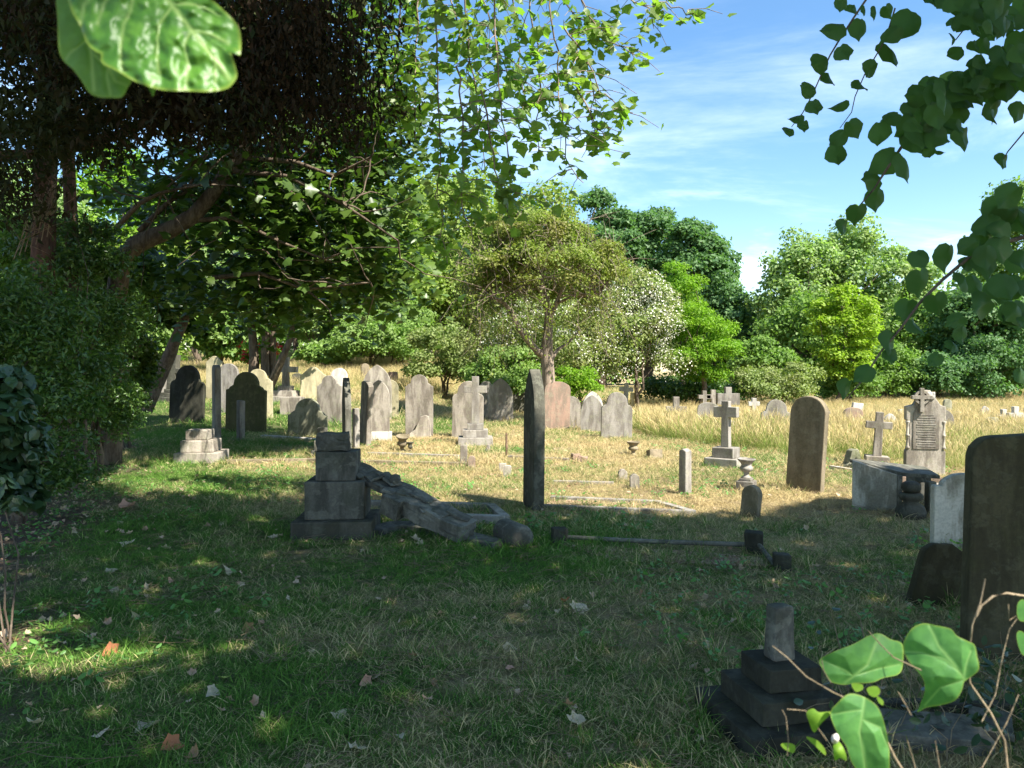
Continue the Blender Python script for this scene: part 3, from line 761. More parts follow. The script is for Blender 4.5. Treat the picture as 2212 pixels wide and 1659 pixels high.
o = finish(bm, 'cross_ring', S['pale'], 0, mon); o.location = (-ww * .13, -.10, cz)
a, b, h_ = .028, .14, .14
cr_o = [(-a, -.22), (a, -.22), (a, -a), (b, -a), (b, a), (a, a), (a, h_), (-a, h_), (-a, a), (-b, a), (-b, -a), (-a, -a)]
o = finish(prism_bm(cr_o, .08), 'ringed_cross', S['pale'], .006, mon); o.location = (-ww * .13, -.10, cz)
o = finish(box_bm(.13, .10, .10, 0), 'finial', S['white'], .02, mon, rough=.012, sub=2, seed=4); o.location = (ww * .10, -.06, hm * .87)
keepout(p.x, p.y, ww / 2, .1, rad(-13))

# --- near right: box tomb, white stained stone, leaning dark stone, big dark stone
B = at(1948, 1110)
tomb = empty('table_tomb', B, 0); tag(tomb, 'grey table tomb with one solid side slab and an open end on a short leg', 'tomb')
cA, cB, cC = atd(1840, 995, 8.63), atd(1949, 1027, 8.43), atd(2031, 1033, 8.2)
cD = atd(1978, 1010, 9.0); cA2 = atd(1850, 991, 9.1)
def loose_slab(name, top, th, mat, bev=.01):
    bm = bmesh.new(); a = [bm.verts.new(p - B) for p in top]; b = [bm.verts.new(p - B - Vector((0, 0, th))) for p in top]
    bm.faces.new(a); bm.faces.new(list(reversed(b)))
    for k in range(len(a)): bm.faces.new((a[k], b[k], b[(k + 1) % len(a)], a[(k + 1) % len(a)]))
    return finish(bm, name, S[mat], bev, tomb, rough=.003, sub=0)
def upright(name, a, b, w, mat, drop=.06):
    d = (b - a); d.z = 0; n = Vector((-d.y, d.x, 0)).normalized() * w
    bm = bmesh.new(); q = []
    for p, zt in ((a, a.z), (b, b.z)):
        for off in (Vector(), n):
            q.append(bm.verts.new((p.x + off.x - B.x, p.y + off.y - B.y, zt - drop - B.z))); q.append(bm.verts.new((p.x + off.x - B.x, p.y + off.y - B.y, -.12)))
    # order: a0t a0b a1t a1b b0t b0b b1t b1b
    for f in ((0, 1, 5, 4), (2, 6, 7, 3), (0, 4, 6, 2), (1, 3, 7, 5), (0, 2, 3, 1), (4, 5, 7, 6)): bm.faces.new([q[k] for k in f])
    return finish(bm, name, S[mat], .01, tomb)
up3 = Vector((0, 0, .002))
upright('side_slab', cA + Vector((.01, .01, 0)), cB + Vector((-.05, .012, 0)), .09, 'stained', -.002)
upright('corner_post', cB + Vector((-.048, .0, 0)), cB + Vector((.012, .008, 0)), .10, 'slate', .0)
loose_slab('table_top', [cB + Vector((.0, .02, .035)), cC + Vector((0, 0, .03)), cD + Vector((.12, .02, .01)), cA2, cA + Vector((.02, .11, .01))], .04, 'slate')
upright('rail', cB + Vector((.014, .03, 0)), cC + Vector((-.05, .03, 0)), .05, 'slate', .005) if False else None
o = finish(box_bm(.24, .05, .055, 0), 'rail', S['slate'], .006, tomb); o.location = (cB + cC) / 2 - B + Vector((0, .05, -.062)); o.rotation_euler = (0, 0, math.atan2((cC - cB).y, (cC - cB).x))
for q_ in (cC + Vector((-.07, .06, 0)), cD + Vector((.04, -.07, 0))):
    o = finish(box_bm(.09, .10, q_.z - B.z + .08, -.12, 0, 0, .94), 'leg', S['slate'], .01, tomb); o.location = (q_.x - B.x, q_.y - B.y, 0)
keepout((cA.x + cB.x) / 2, (cA.y + cB.y) / 2 + .05, .3, .06, math.atan2(cB.y - cA.y, cB.x - cA.x))
keepout(4.4, 8.6, .22, .35)
ub = at(1967, 1119)
u_ = empty('stacked_urn', ub, 0); tag(u_, 'dark rounded urn pieces piled under the open tomb table', 'urn')
lathe('bowl', [(0, 0), (.14, 0), (.155, .06), (.13, .13), (.07, .17), (.11, .20), (.125, .235), (.11, .26), (.06, .27), (0, .27)], S['dark'], u_)
lathe('lid', [(0, .272), (.075, .275), (.098, .31), (.095, .36), (.06, .385), (0, .39)], S['dark'], u_)
rock('long pale stone step lying behind the open tomb', 1992, 1072, (.55, .16, .16), 'pale', -10, rough=.006, seed=2, name='stone_step', cat='stone step')
rock('second pale stone step behind the first one by the tomb', 1966, 1050, (.75, .16, .14), 'pink', -14, rough=.006, seed=3, name='stone_step', cat='stone step')
rock('thin flat kerb stone running right behind the tomb leg', 2035, 1046, (.4, .1, .08), 'pink', -10, rough=.004, seed=5, name='stone_step', cat='stone step')
headstone('white headstone streaked with black stains, beside the big dark one', 'eared', 2080, 1182, 1023, 0, 'stained', .10, yaw=-8, w=.52)
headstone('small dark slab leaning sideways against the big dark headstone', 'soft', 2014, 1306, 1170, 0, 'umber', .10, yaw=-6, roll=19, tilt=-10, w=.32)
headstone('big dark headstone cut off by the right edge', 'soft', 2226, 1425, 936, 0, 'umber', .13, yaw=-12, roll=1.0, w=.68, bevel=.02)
k = kerb('low stone kerb crossing the grass left of the tomb', [(1795, 1012), (1855, 1022)], .09, .05, 'pale')

# --- middle lawn: obelisk markers, urns, broken bits
headstone('slim grey marker with a pointed gable top, standing alone on the dry lawn', 'gable', 1480, 1068, 969, 0, 'grey', .13, yaw=-48, w=.105, name='grave_marker')
headstone('small round headed marker stone tilted right, beside the pedestal urn', 'round', 1620, 1116, 1048, 0, 'brown', .09, yaw=-48, roll=6, w=.20, name='grave_marker')
urn('stone urn standing on its square pedestal', 1612, 1060, 991, 38, 'grey', ((.22, .13), (.15, .035)), yaw=-30)
urn('tilted stone urn lying broken before the tall squared shoulder headstone', 868, 975, 940, 29, 'brown', None, tilt=14)
urn('small urn foot beside the tilted urn', 886, 976, 955, 15, 'dark', None)
urn('squat urn bowl in dry grass at the centre right', 1368, 983, 954, 29, 'brown', None)
rock('flat topped broken stone block right of the squat urn bowl', 1414, 990, (.24, .2, .15), 'brown', 10, -12, 0, .012, seed=7)
rock('small pinkish rubble lump left of the squat urn bowl', 1243, 992, (.14, .12, .10), 'pink', 20, 0, 0, .015, seed=8)
rock('lower rubble lump beside the pinkish one', 1257, 1001, (.16, .14, .11), 'pink', -10, 5, 10, .02, seed=9)
def mk(label, px, base, top, wpx, mat='pale', **kw): headstone(label, kw.pop('kind', 'round'), px, base, top, wpx, mat, kw.pop('t', .09), name='grave_marker', cat='grave marker', **kw)
mk('left one of two tiny round foot stones at the centre right', 1345, 1036, 1014, 19)
mk('right one of two tiny round foot stones at the centre right', 1371, 1056, 1024, 20, roll=-2)
mk('left one of two tiny pale stones left of the black stele', 1086, 1019, 1001, 16, kind='flat')
mk('right one of two tiny pale stones left of the black stele', 1096, 1031, 1006, 18, kind='segment')
mk('narrow pale foot stone left of the rusty stake', 1002, 1003, 961, 15, kind='flat')
mk('short pink foot stone ending the long kerb', 1019, 1012, 985, 15, 'pink')
mk('low pale lump at the right foot of the central cross', 1052, 975, 960, 14, kind='rockpoint')
p = at(1094, 985)
o_t = Tubes(); o_t.add([(0, 0, -.1), (0, 0, .12), (.005, 0, .18), (0, 0, .2), (0, 0, .42)], [.018, .018, .03, .02, .018], 7)
st = link('metal_stake', o_t.mesh('metal_stake'), S['iron'], None, p); tag(st, 'thin rusty iron stake upright in the lawn', 'stake')
kerb('long low stone kerb from the broken pedestal towards the pink foot stone', [(490, 1003), (665, 999), (770, 1003), (1012, 1009)], .10, .07, 'brown')
kerb('second low kerb behind the long one, running to the narrow foot stone', [(795, 984), (993, 990)], .10, .06, 'grey')
kerb('pale kerb lying before the half shaded round headstone', [(567, 944), (683, 952)], .14, .05, 'white')
kerb('low kerb in the dry grass behind the black stele', [(1098, 990), (1228, 996)], .09, .05, 'pale')
kerb('flat pale kerb sunk in dry grass right of the stele', [(1194, 1043), (1326, 1046)], .09, .035, 'pale')
kerb('rectangular grave surround of pale kerb right of the black stele', [(1168, 1099), (1497, 1113), (1418, 1090), (1190, 1080)], .09, .05, 'grey', closed=[(0, 1), (1, 2), (2, 3)])
kerb('grave surround behind the fallen cross', [(770, 1118), (1092, 1131), (1060, 1103), (790, 1096)], .10, .08, 'grey', closed=[(0, 1), (1, 2), (2, 3)])
p = at(693, 984)
cst = empty('broken_column', p); tag(cst, 'broken square column stub standing behind the ruined pedestal', 'broken column')
finish(box_bm(.30, .28, .2, -.1), 'plinth', S['slate'], .01, cst)
finish(box_bm(.20, .19, .18, .102), 'block', S['slate'], .012, cst, rough=.008, sub=2)
finish(box_bm(.16, .15, .22, .285, .03, 0), 'block', S['slate'], .012, cst, rough=.012, sub=2, seed=3)

# stepped plinth, left
p = at(425, 1001); s = mpp(p.y)
pl = empty('stepped_plinth', p, rad(6)); tag(pl, 'three pale stone blocks stacked as the base of a lost cross', 'plinth')
finish(box_bm(94 * s, .72, .27, -.1, 0, .3), 'block', S['pale'], .015, pl)
finish(box_bm(70 * s, .54, .20, .172, -.01, .3), 'block', S['pale'], .015, pl)
finish(box_bm(48 * s, .40, .17, .374, -.03, .3), 'block', S['pale'], .018, pl, rough=.008, sub=2)
keepout(p.x, p.y + .3, .45, .36, rad(6))

# ruined monument and its fallen cross
p = at(716, 1168); s = mpp(p.y)
rm = empty('ruined_pedestal', p, rad(3)); tag(rm, 'dark stepped pedestal of a broken monument with a rough lump on top', 'pedestal')
finish(box_bm(176 * s, .7, .27, -.1, 0, .34), 'base_slab', S['dark'], .018, rm, rough=.006, sub=2, seed=1)
finish(box_bm(130 * s, .50, .36, .172, .01, .34), 'block', S['slate'], .012, rm, rough=.003, sub=2, seed=2)
finish(box_bm(88 * s, .36, .275, .534, .015, .32), 'block', S['slate'], .012, rm, rough=.003, sub=2, seed=3)
finish(box_bm(68 * s, .26, .17, .81, -.02, .30), 'rough_block', S['slate'], .02, rm, rough=.03, sub=4, seed=4)
keepout(p.x, p.y + .34, .38, .35, rad(3))
up_ = atd(768, 1012, 7.55); lo_ = atd(1003, 1132, 6.95)
mid_ = (up_ + lo_) / 2
fc = empty('fallen_cross', (mid_.x, mid_.y, hz(mid_.x, mid_.y))); tag(fc, 'fallen carved stone cross with a rough broken face, propped on its own rubble', 'fallen cross')
d = lo_ - up_; zc = mid_.z - fc.location.z
rx = Euler((rad(10), -math.atan2(d.z, math.hypot(d.x, d.y)), math.atan2(d.y, d.x)))
def fpart(bm, name, off, rough, seed, sub=4, bev=.02, mat='slate', rot=None):
    o = finish(bm, name, S[mat], bev, fc, rough=rough, sub=sub, seed=seed)
    o.rotation_euler = rot or rx
    o.location = Vector((0, 0, zc)) + (rx.to_matrix() @ Vector(off))
    return o
L_ = d.length
fpart(box_bm(L_ * .62, .26, .16, -.14), 'shaft', (L_ * .23, 0, .0), .021, 1, 6, .010)
fpart(box_bm(L_ * .56, .25, .07, -.055), 'shaft', (-L_ * .26, .02, .0), .024, 2, 6, .010)
fpart(box_bm(.21, .12, .20, -.20), 'arm', (-L_ * .03, -.15, .02), .006, 3, 4, .01)
for q_ in range(9):
    sz_ = (.12 + .06 * (q_ % 3), .13 + .03 * (q_ % 2), .022)
    fpart(box_bm(*sz_, 0), 'broken_face', (L_ * (-.42 + .105 * q_), -.05 + .07 * (q_ % 3 - .5), .002 + .010 * ((q_ * 7) % 3)), .020, 6 + q_, 3, .008, rot=Euler((rx.x + .1 * math.sin(q_ * 2), rx.y + .12 * math.cos(q_ * 3), rx.z + .4 * math.sin(q_ * 5))))
o = lathe('carved_knob', [(0, 0), (.045, .0), (.055, .04), (.045, .08), (0, .095)], S['slate'], fc, 14); o.location = Vector((0, 0, zc)) + (rx.to_matrix() @ Vector((-L_ * .15, .05, .02)))
# flat curved kerb fragments lying underneath
def band(label, pix, w0, th, mat, zup=.05):
    c_ = [at(*q) for q in pix]; t_ = np.linspace(0, 1, 15); src = np.linspace(0, 1, len(c_))
    cc = np.stack([np.interp(t_, src, [getattr(v_, a_) for v_ in c_]) for a_ in 'xyz'], 1)
    for _ in range(2): cc[1:-1] = (cc[:-2] + cc[1:-1] * 2 + cc[2:]) / 4
    tg = np.gradient(cc, axis=0); n_ = np.stack([-tg[:, 1], tg[:, 0], 0 * tg[:, 0]], 1); n_ /= np.linalg.norm(n_, axis=1)[:, None]
    mid = cc.mean(0); bm = bmesh.new(); rows = []
    for k in range(15):
        p_ = cc[k] - mid; q_ = n_[k] * w0 / 2
        rows.append([bm.verts.new(tuple(v_)) for v_ in (p_ - q_ + [0, 0, -.1], p_ + q_ + [0, 0, -.1], p_ + q_ + [0, 0, zup + th], p_ - q_ + [0, 0, zup])])
    for k in range(14):
        for a_ in range(4): bm.faces.new((rows[k][a_], rows[k + 1][a_], rows[k + 1][(a_ + 1) % 4], rows[k][(a_ + 1) % 4]))
    bm.faces.new(rows[0]); bm.faces.new(list(reversed(rows[-1])))
    o = finish(bm, 'broken_stone', S[mat], .008, None, rough=.004, sub=1); o.location = mid; tag(o, label, 'broken stone')
    for k in range(0, 15, 2): keepout(cc[k][0], cc[k][1], .09, w0 / 2, math.atan2(tg[k][1], tg[k][0]))
band('curved kerb fragment lying on the ground under the fallen cross', [(806, 1158), (850, 1142), (910, 1146), (975, 1162), (1010, 1172)], .15, .02, 'slate', .055)
band('flat grey slab lying between the fallen cross and the scroll stone', [(968, 1158), (1030, 1172), (1082, 1184)], .20, .01, 'slate', .05)
# scroll stone (fallen cylinder)
p = at(1108, 1180)
sc_ = empty('scroll_stone', p); tag(sc_, 'fallen cylindrical stone scroll lying on its side', 'scroll stone')
o = lathe('drum', [(0, -.20), (.07, -.20), (.105, -.195), (.118, -.17), (.115, .16), (.10, .20), (0, .205)], S['slate'], sc_, 26)
o.rotation_euler = (rad(90), 0, rad(-152)); o.location = (0, .06, .09)
o = lathe('end_boss', [(0, -.222), (.045, -.222), (.062, -.213), (.066, -.198), (0, -.197)], S['slate'], sc_, 20)
o.rotation_euler = (rad(90), 0, rad(28)); o.location = (0, .06, .09)
sc_.children[0].rotation_euler = (rad(90), 0, rad(28))
# corner stones with rails
P1, P2, P3 = at(1208, 1172), at(1629, 1196), at(1689, 1232)
P2.z = hz(P2.x, P2.y)
gs = empty('railed_grave', (P1 + P2) / 2); tag(gs, 'low grave surround of three corner stones joined by iron rails', 'grave surround')
for q_, sz, yw in ((P1, (.14, .14, .14), 8), (P2, (.15, .15, .19), -20), (P3, (.13, .13, .13), -8)):
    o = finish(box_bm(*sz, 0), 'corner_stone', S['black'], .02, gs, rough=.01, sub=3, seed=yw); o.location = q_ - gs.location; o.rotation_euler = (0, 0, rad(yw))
    keepout(q_.x, q_.y, .08, .08)
T_ = Tubes(); a_ = P1 - gs.location + Vector((.06, 0, .05)); b_ = P2 - gs.location + Vector((-.06, 0, .075)); T_.add([a_, a_ * .5 + b_ * .5 + Vector((0, 0, -.008)), b_], [.02, .021, .021], 8)
link('rail', T_.mesh('rail'), S['slate'], gs)
T_ = Tubes(); a_ = P2 - gs.location + Vector((.02, -.06, .09)); b_ = P3 - gs.location + Vector((-.05, .02, .03)); T_.add([a_, b_], [.02, .02], 8)
link('rail', T_.mesh('rail'), S['slate'], gs)

# foreground stepped base
sb = empty('broken_monument', (1.175, 3.40, hz(1.17, 3.40) - .012), rad(12)); tag(sb, 'dark three stepped plinth with a broken square stump, in the foreground', 'plinth')
for w_, z_, dx, dy in ((.53, -.10, 0, -.01), (.38, .102, .02, 0), (.25, .204, .03, .01)):
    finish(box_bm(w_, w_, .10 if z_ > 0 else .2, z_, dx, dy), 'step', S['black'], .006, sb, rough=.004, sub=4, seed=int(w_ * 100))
finish(box_bm(.105, .095, .235, .306, .03, .02, .9), 'stump', S['slate'], .015, sb, rough=.008, sub=3, seed=9)
keepout(1.17, 3.42, .25, .25, rad(12))
rock('flat broken slab in the undergrowth at the lower right', 2010, 1600, (.42, .22, .07), 'slate', -12, 4, 0, .008, seed=21)
rock('second broken slab piece right of the first at the lower right', 2140, 1590, (.16, .22, .07), 'slate', -30, 4, 0, .008, seed=22)
kerb('thin kerb behind the broken slabs at the lower right', [(1900, 1535), (2212, 1540)], .06, .05, 'dark')

# ------------------------------------------------------------------ scattering
hidden = {}
def tuft_collection(name, meshes, mat):
    c = bpy.data.collections.new(name)
    for k, me in enumerate(meshes):
        me.materials.append(mat)
        c.objects.link(bpy.data.objects.new('%s_%02d' % (name, k), me))
    return c
def scatter(name, coll, ncoll, pos, scl, yaw, dry, tilt=0.12, rng=None):
    rng = rng or RNG; n = len(pos)
    me = bpy.data.meshes.new(name)
    me.vertices.add(n); me.vertices.foreach_set('co', np.asarray(pos, np.float32).ravel())
    a = me.attributes.new('scl', 'FLOAT', 'POINT'); a.data.foreach_set('value', np.asarray(scl, np.float32))
    a = me.attributes.new('dry', 'FLOAT', 'POINT'); a.data.foreach_set('value', np.asarray(dry, np.float32))
    a = me.attributes.new('idx', 'INT', 'POINT'); a.data.foreach_set('value', rng.integers(0, ncoll, n).astype(np.int32))
    rot = np.stack([rng.normal(size=n) * tilt, rng.normal(size=n) * tilt, yaw], 1)
    a = me.attributes.new('rot', 'FLOAT_VECTOR', 'POINT'); a.data.foreach_set('vector', rot.astype(np.float32).ravel())
    o = bpy.data.objects.new(name, me); COL.objects.link(o)
    ng = bpy.data.node_groups.new('scatter_' + name, 'GeometryNodeTree')
    ng.interface.new_socket('Geometry', in_out='INPUT', socket_type='NodeSocketGeometry')
    ng.interface.new_socket('Geometry', in_out='OUTPUT', socket_type='NodeSocketGeometry')
    gi = ng.nodes.new('NodeGroupInput'); go = ng.nodes.new('NodeGroupOutput')
    ci = ng.nodes.new('GeometryNodeCollectionInfo'); ci.inputs['Collection'].default_value = coll
    ci.inputs['Separate Children'].default_value = True; ci.inputs['Reset Children'].default_value = True
    iop = ng.nodes.new('GeometryNodeInstanceOnPoints'); iop.inputs['Pick Instance'].default_value = True
    def na(nm, ty):
        q = ng.nodes.new('GeometryNodeInputNamedAttribute'); q.data_type = ty; q.inputs['Name'].default_value = nm
        return q.outputs['Attribute']
    ng.links.new(gi.outputs[0], iop.inputs['Points']); ng.links.new(ci.outputs[0], iop.inputs['Instance'])
    ng.links.new(na('idx', 'INT'), iop.inputs['Instance Index'])
    ng.links.new(na('rot', 'FLOAT_VECTOR'), iop.inputs['Rotation'])
    ng.links.new(na('scl', 'FLOAT'), iop.inputs['Scale'])
    ng.links.new(iop.outputs[0], go.inputs[0])
    o.modifiers.new('scatter', 'NODES').node_group = ng
    return o
def blades(name, n, rad_, hmin, hmax, wid, lean, seed, seeds=False, curl=0.5):
    g = np.random.default_rng(seed)
    a = g.uniform(0, 2 * np.pi, n); r = rad_ * np.sqrt(g.random(n))
    b = np.stack([r * np.cos(a), r * np.sin(a), np.zeros(n)], 1)
    hh = g.uniform(hmin, hmax, n); d = g.normal(size=(n, 2)) * lean
    fa = g.uniform(0, 2 * np.pi, n); side = np.stack([np.cos(fa), np.sin(fa), np.zeros(n)], 1)
    w = wid * g.uniform(0.6, 1.3, n)
    V = []; F4 = []; F3 = []; hv = []
    lv = [0, .4, .75, 1.0]
    cs = []
    for t in lv:
        off = np.zeros((n, 3)); off[:, :2] = d * hh[:, None] * (t + curl * t * t); off[:, 2] = hh * (t - 0.35 * np.minimum(1.5, np.hypot(d[:, 0], d[:, 1]))* t * t)
        cs.append(b + off)
    ws = [w, w * .9, w * .6, w * 0]
    if seeds: ws = [w * .7, w * .5, w * 2.2, w * 0]; lv = [0, .6, .85, 1.0]
    cols = []
    for k in range(3): cols += [cs[k] - side * ws[k][:, None] / 2, cs[k] + side * ws[k][:, None] / 2]
    cols.append(cs[3])
    v = np.stack(cols, 1).reshape(-1, 3); base = np.arange(n) * 7
    q1 = np.stack([base, base + 1, base + 3, base + 2], 1); q2 = np.stack([base + 2, base + 3, base + 5, base + 4], 1); t3 = np.stack([base + 4, base + 5, base + 6], 1)
    hvv = np.tile([0, 0, .4, .4, .75, .75, 1.0], n)
    return mesh_np(name, v, [q1, q2, t3], {'h': hvv})
def outside_stones(P, marg=0.0):
    ok = np.ones(len(P), bool)
    for x, y, hx, hy, yw in KEEP:
        dx, dy = P[:, 0] - x, P[:, 1] - y
        u = dx * math.cos(yw) + dy * math.sin(yw); v = -dx * math.sin(yw) + dy * math.cos(yw)
        ok &= ~((np.abs(u) < hx + marg) & (np.abs(v) < hy + marg))
    return ok
def grid_pts(y0, y1, sp, rng, xl=None):
    ys = np.arange(y0, y1, sp); P = []
    for y in ys:
        h = 0.74 * y + 1.6
        xs = np.arange(-h, h, sp); P.append(np.stack([xs, np.full(len(xs), y)], 1))
    P = np.concatenate(P); P += rng.uniform(-.6, .6, P.shape) * sp
    return P
def tall_zone(x, y):
    px = CX + x / y * F_PX
    yb = np.interp(px, [1370, 1420, 1600, 1800, 2000, 2212, 2500], [19.5, 17.2, 14.6, 13.3, 11.9, 10.9, 10])
    right = sstep(0, 1.0, y - yb + (fbm(x * 1.1, y * 1.1, 77) - .5) * 1.6) * (px > 1372 + (fbm(y, y * .3, 9) - .5) * 40)
    left = sstep(27, 31, y - 0.3 * x * 0 + (fbm(x * .4, y * .4, 78) - .5) * 6) * (x < -2.5)
    return right, left

g1 = np.random.default_rng(101)
lawn_t = tuft_collection('lawn_tuft', [blades('lawn_tuft', 58, .085, .014, .040, .0032, .8, 300 + k) for k in range(5)] + [blades('lawn_tuft', 34, .06, .03, .075, .0034, .5, 320 + k) for k in range(2)], GRASS)
Pn = [grid_pts(2.3, 6.5, .075, g1), grid_pts(6.5, 12, .105, g1), grid_pts(12, 20, .15, g1), grid_pts(20, 34, .30, g1), grid_pts(34, 58, .5, g1)]
Sn = [np.full(len(Pn[0]), 1.0), np.full(len(Pn[1]), 1.25), np.full(len(Pn[2]), 1.7), np.full(len(Pn[3]), 2.9), np.full(len(Pn[4]), 5.0)]
P = np.concatenate(Pn); sc = np.concatenate(Sn)
tr, tl = tall_zone(P[:, 0], P[:, 1])
lit = litterness(P[:, 0], P[:, 1])
bare = fbm(P[:, 0] * 1.3, P[:, 1] * 1.3, 55, 4)
ok = outside_stones(P, 0.01) & (g1.random(len(P)) > lit * 1.1) & (g1.random(len(P)) > sstep(.58, .75, bare) * .5)
P, sc = P[ok], sc[ok]
gravel_zone = np.zeros(len(P), bool)
dr = dryness(P[:, 0], P[:, 1])
hvar = 0.65 + 0.9 * fbm(P[:, 0] * .9, P[:, 1] * .9, 12)
near_stone = ~outside_stones(P, 0.07)
sc2 = sc * hvar * g1.uniform(.75, 1.3, len(P)) * np.where(near_stone, 1.25, 1)
grass = scatter('lawn_grass', lawn_t, 7, np.stack([P[:, 0], P[:, 1], H(P[:, 0], P[:, 1]) - .004], 1), sc2, g1.uniform(0, 6.28, len(P)), dr)
tag(grass, kind='stuff')

# rank tufts of greener grass
tall_t = tuft_collection('rank_tuft', [blades('rank_tuft', 26, .05, .07, .19, .0048, .42, 340 + k) for k in range(4)], GRASS)
Q = grid_pts(2.6, 17, .22, g1); Q = Q[(fbm(Q[:, 0] * 1.1, Q[:, 1] * 1.6, 91, 3) > .66) | (~outside_stones(Q, .10))]
Q = Q[outside_stones(Q, .0)]
rank = scatter('rank_grass_tufts', tall_t, 4, np.stack([Q[:, 0], Q[:, 1], H(Q[:, 0], Q[:, 1])], 1), g1.uniform(.5, 1.1, len(Q)), g1.uniform(0, 6.28, len(Q)), np.clip(dryness(Q[:, 0], Q[:, 1]) - .12, 0, 1))
tag(rank, kind='stuff')

mead_t = tuft_collection('meadow_tuft', [blades('meadow_tuft', 30, .16, .30, .68, .006, .28, 360 + k, seeds=(k % 2 == 0)) for k in range(6)], TALL)
Q = np.concatenate([grid_pts(10, 20, .15, g1), grid_pts(20, 48, .30, g1)])
tr, tl = tall_zone(Q[:, 0], Q[:, 1])
Q_ok = (g1.random(len(Q)) < np.maximum(tr, tl)) & outside_stones(Q, -.02)
Q = Q[Q_ok]; tr, tl = tr[Q_ok], tl[Q_ok]
dq = 0.30 + 0.6 * (fbm(Q[:, 0] * .45, Q[:, 1] * .35, 44, 3) - .5) + 0.036 * np.clip(Q[:, 1] - 15, -3, 10)
hs_ = np.where(tr > tl, 0.62 + .42 * sstep(12, 17, Q[:, 1]) - .40 * sstep(19, 26, Q[:, 1]) - .12 * sstep(5, 10, Q[:, 0]), 0.8) * (0.75 + .5 * fbm(Q[:, 0] * .8, Q[:, 1] * .8, 45)) * np.where(Q[:, 1] < 20, 1, 1.0)
mead = scatter('tall_meadow_grass', mead_t, 6, np.stack([Q[:, 0], Q[:, 1], H(Q[:, 0], Q[:, 1]) - .01], 1), hs_ * g1.uniform(.8, 1.15, len(Q)), g1.uniform(0, 6.28, len(Q)), np.clip(dq, 0, 1), .08)
tag(mead, kind='stuff')

# broad leaved weeds
def rosette(name, n, seed, stem=0.05):
    g = np.random.default_rng(seed)
    a = g.uniform(0, 6.28, n); r = g.uniform(.01, .06, n)
    pos = np.stack([r * np.cos(a), r * np.sin(a), g.uniform(.02, stem + .02, n)], 1)
    nr = np.stack([np.cos(a) * .45, np.sin(a) * .45, np.ones(n)], 1) + g.normal(size=(n, 3)) * .35
    v, f = place(T_OVAL, pos, g.uniform(.024, .055, n), nr, np.stack([np.cos(a), np.sin(a), np.zeros(n)], 1), g)
    return mesh_np(name, v, [f])
weed_t = tuft_collection('weed_rosette', [rosette('weed_rosette', 6 + k, 400 + k, .04 + .01 * k) for k in range(5)], L['weed'])
Q = grid_pts(2.4, 17, .17, g1); w_ = fbm(Q[:, 0] * .8 + 9, Q[:, 1] * .9, 66, 3)
Q = Q[(w_ + .10 * sstep(1, -3, Q[:, 0]) + g1.normal(size=len(Q)) * .06 > .585) & outside_stones(Q, .03)]
Q = Q[g1.random(len(Q)) < .9]
weeds = scatter('weeds', weed_t, 5, np.stack([Q[:, 0], Q[:, 1], H(Q[:, 0], Q[:, 1])], 1), g1.uniform(.5, 1.2, len(Q)), g1.uniform(0, 6.28, len(Q)), np.zeros(len(Q)), .2)
tag(weeds, kind='stuff')

# dead leaves and bits of straw lying about
def curled_leaf(name, size, seed):
    g = np.random.default_rng(seed)
    v, f = T_MAPLE; v = v.copy() * size; f = f.copy()
    # refine once for the curl
    bm = bmesh.new(); vs = [bm.verts.new(p) for p in v]
    for t in f: bm.faces.new([vs[i] for i in t])
    bmesh.ops.subdivide_edges(bm, edges=bm.edges, cuts=1)
    k1, k2, k3, ph = g.uniform(.3, 1.1), g.uniform(-.5, .9), g.uniform(-.8, .8), g.uniform(0, 6)
    for q in bm.verts:
        x, y = q.co.x / size, q.co.y / size - .4
        q.co.z = size * (k1 * x * x + k2 * y * y + k3 * x * y + .07 * math.sin(x * 8 + ph) * math.cos(y * 6))
        q.co.x *= 1 - .45 * min(1, k1 * abs(x)); q.co.y -= size * .2 * k2 * y * abs(y)
        q.co.z += .008
    me = bpy.data.meshes.new(name); bm.to_mesh(me); bm.free()
    return me
lit_t = tuft_collection('litter_leaf', [curled_leaf('litter_leaf', .055, 500 + k) for k in range(6)], L['litter'])
Q = grid_pts(2.3, 20, .13, g1); lq = litterness(Q[:, 0], Q[:, 1])
Q = Q[(g1.random(len(Q)) < lq * .95 + .07 + .10 * (fbm(Q[:, 0], Q[:, 1], 8) > .6)) & outside_stones(Q)]
lt = scatter('leaf_litter', lit_t, 6, np.stack([Q[:, 0], Q[:, 1], H(Q[:, 0], Q[:, 1]) + .01 + g1.random(len(Q)) * .02], 1), g1.uniform(.35, 1.2, len(Q)), g1.uniform(0, 6.28, len(Q)), np.zeros(len(Q)), .45)
tag(lt, kind='stuff')
def straw_mesh(name, seed):
    g = np.random.default_rng(seed); T = Tubes()
    for k in range(5):
        a = g.uniform(0, 6.28); l = g.uniform(.03, .10); c = g.normal(size=3) * .03; c[2] = .012 + abs(c[2]) * .3
        d = np.array([math.cos(a) * l, math.sin(a) * l, g.normal() * .008]); T.add([c - d, c + g.normal(size=3) * .006, c + d], [.0011] * 3, 3)
    return T.mesh(name)
straw_t = tuft_collection('straw_bits', [straw_mesh('straw_bits', 520 + k) for k in range(4)], L['twig'])
Q = grid_pts(2.3, 12, .16, g1); Q = Q[(g1.random(len(Q)) < .25 + .6 * (fbm(Q[:, 0] * 1.3, Q[:, 1] * 1.3, 55, 4) > .56)) & outside_stones(Q)]
stw = scatter('straw_litter', straw_t, 4, np.stack([Q[:, 0], Q[:, 1], H(Q[:, 0], Q[:, 1]) + .015], 1), g1.uniform(.6, 1.5, len(Q)), g1.uniform(0, 6.28, len(Q)), np.zeros(len(Q)), .1)
tag(stw, kind='stuff')

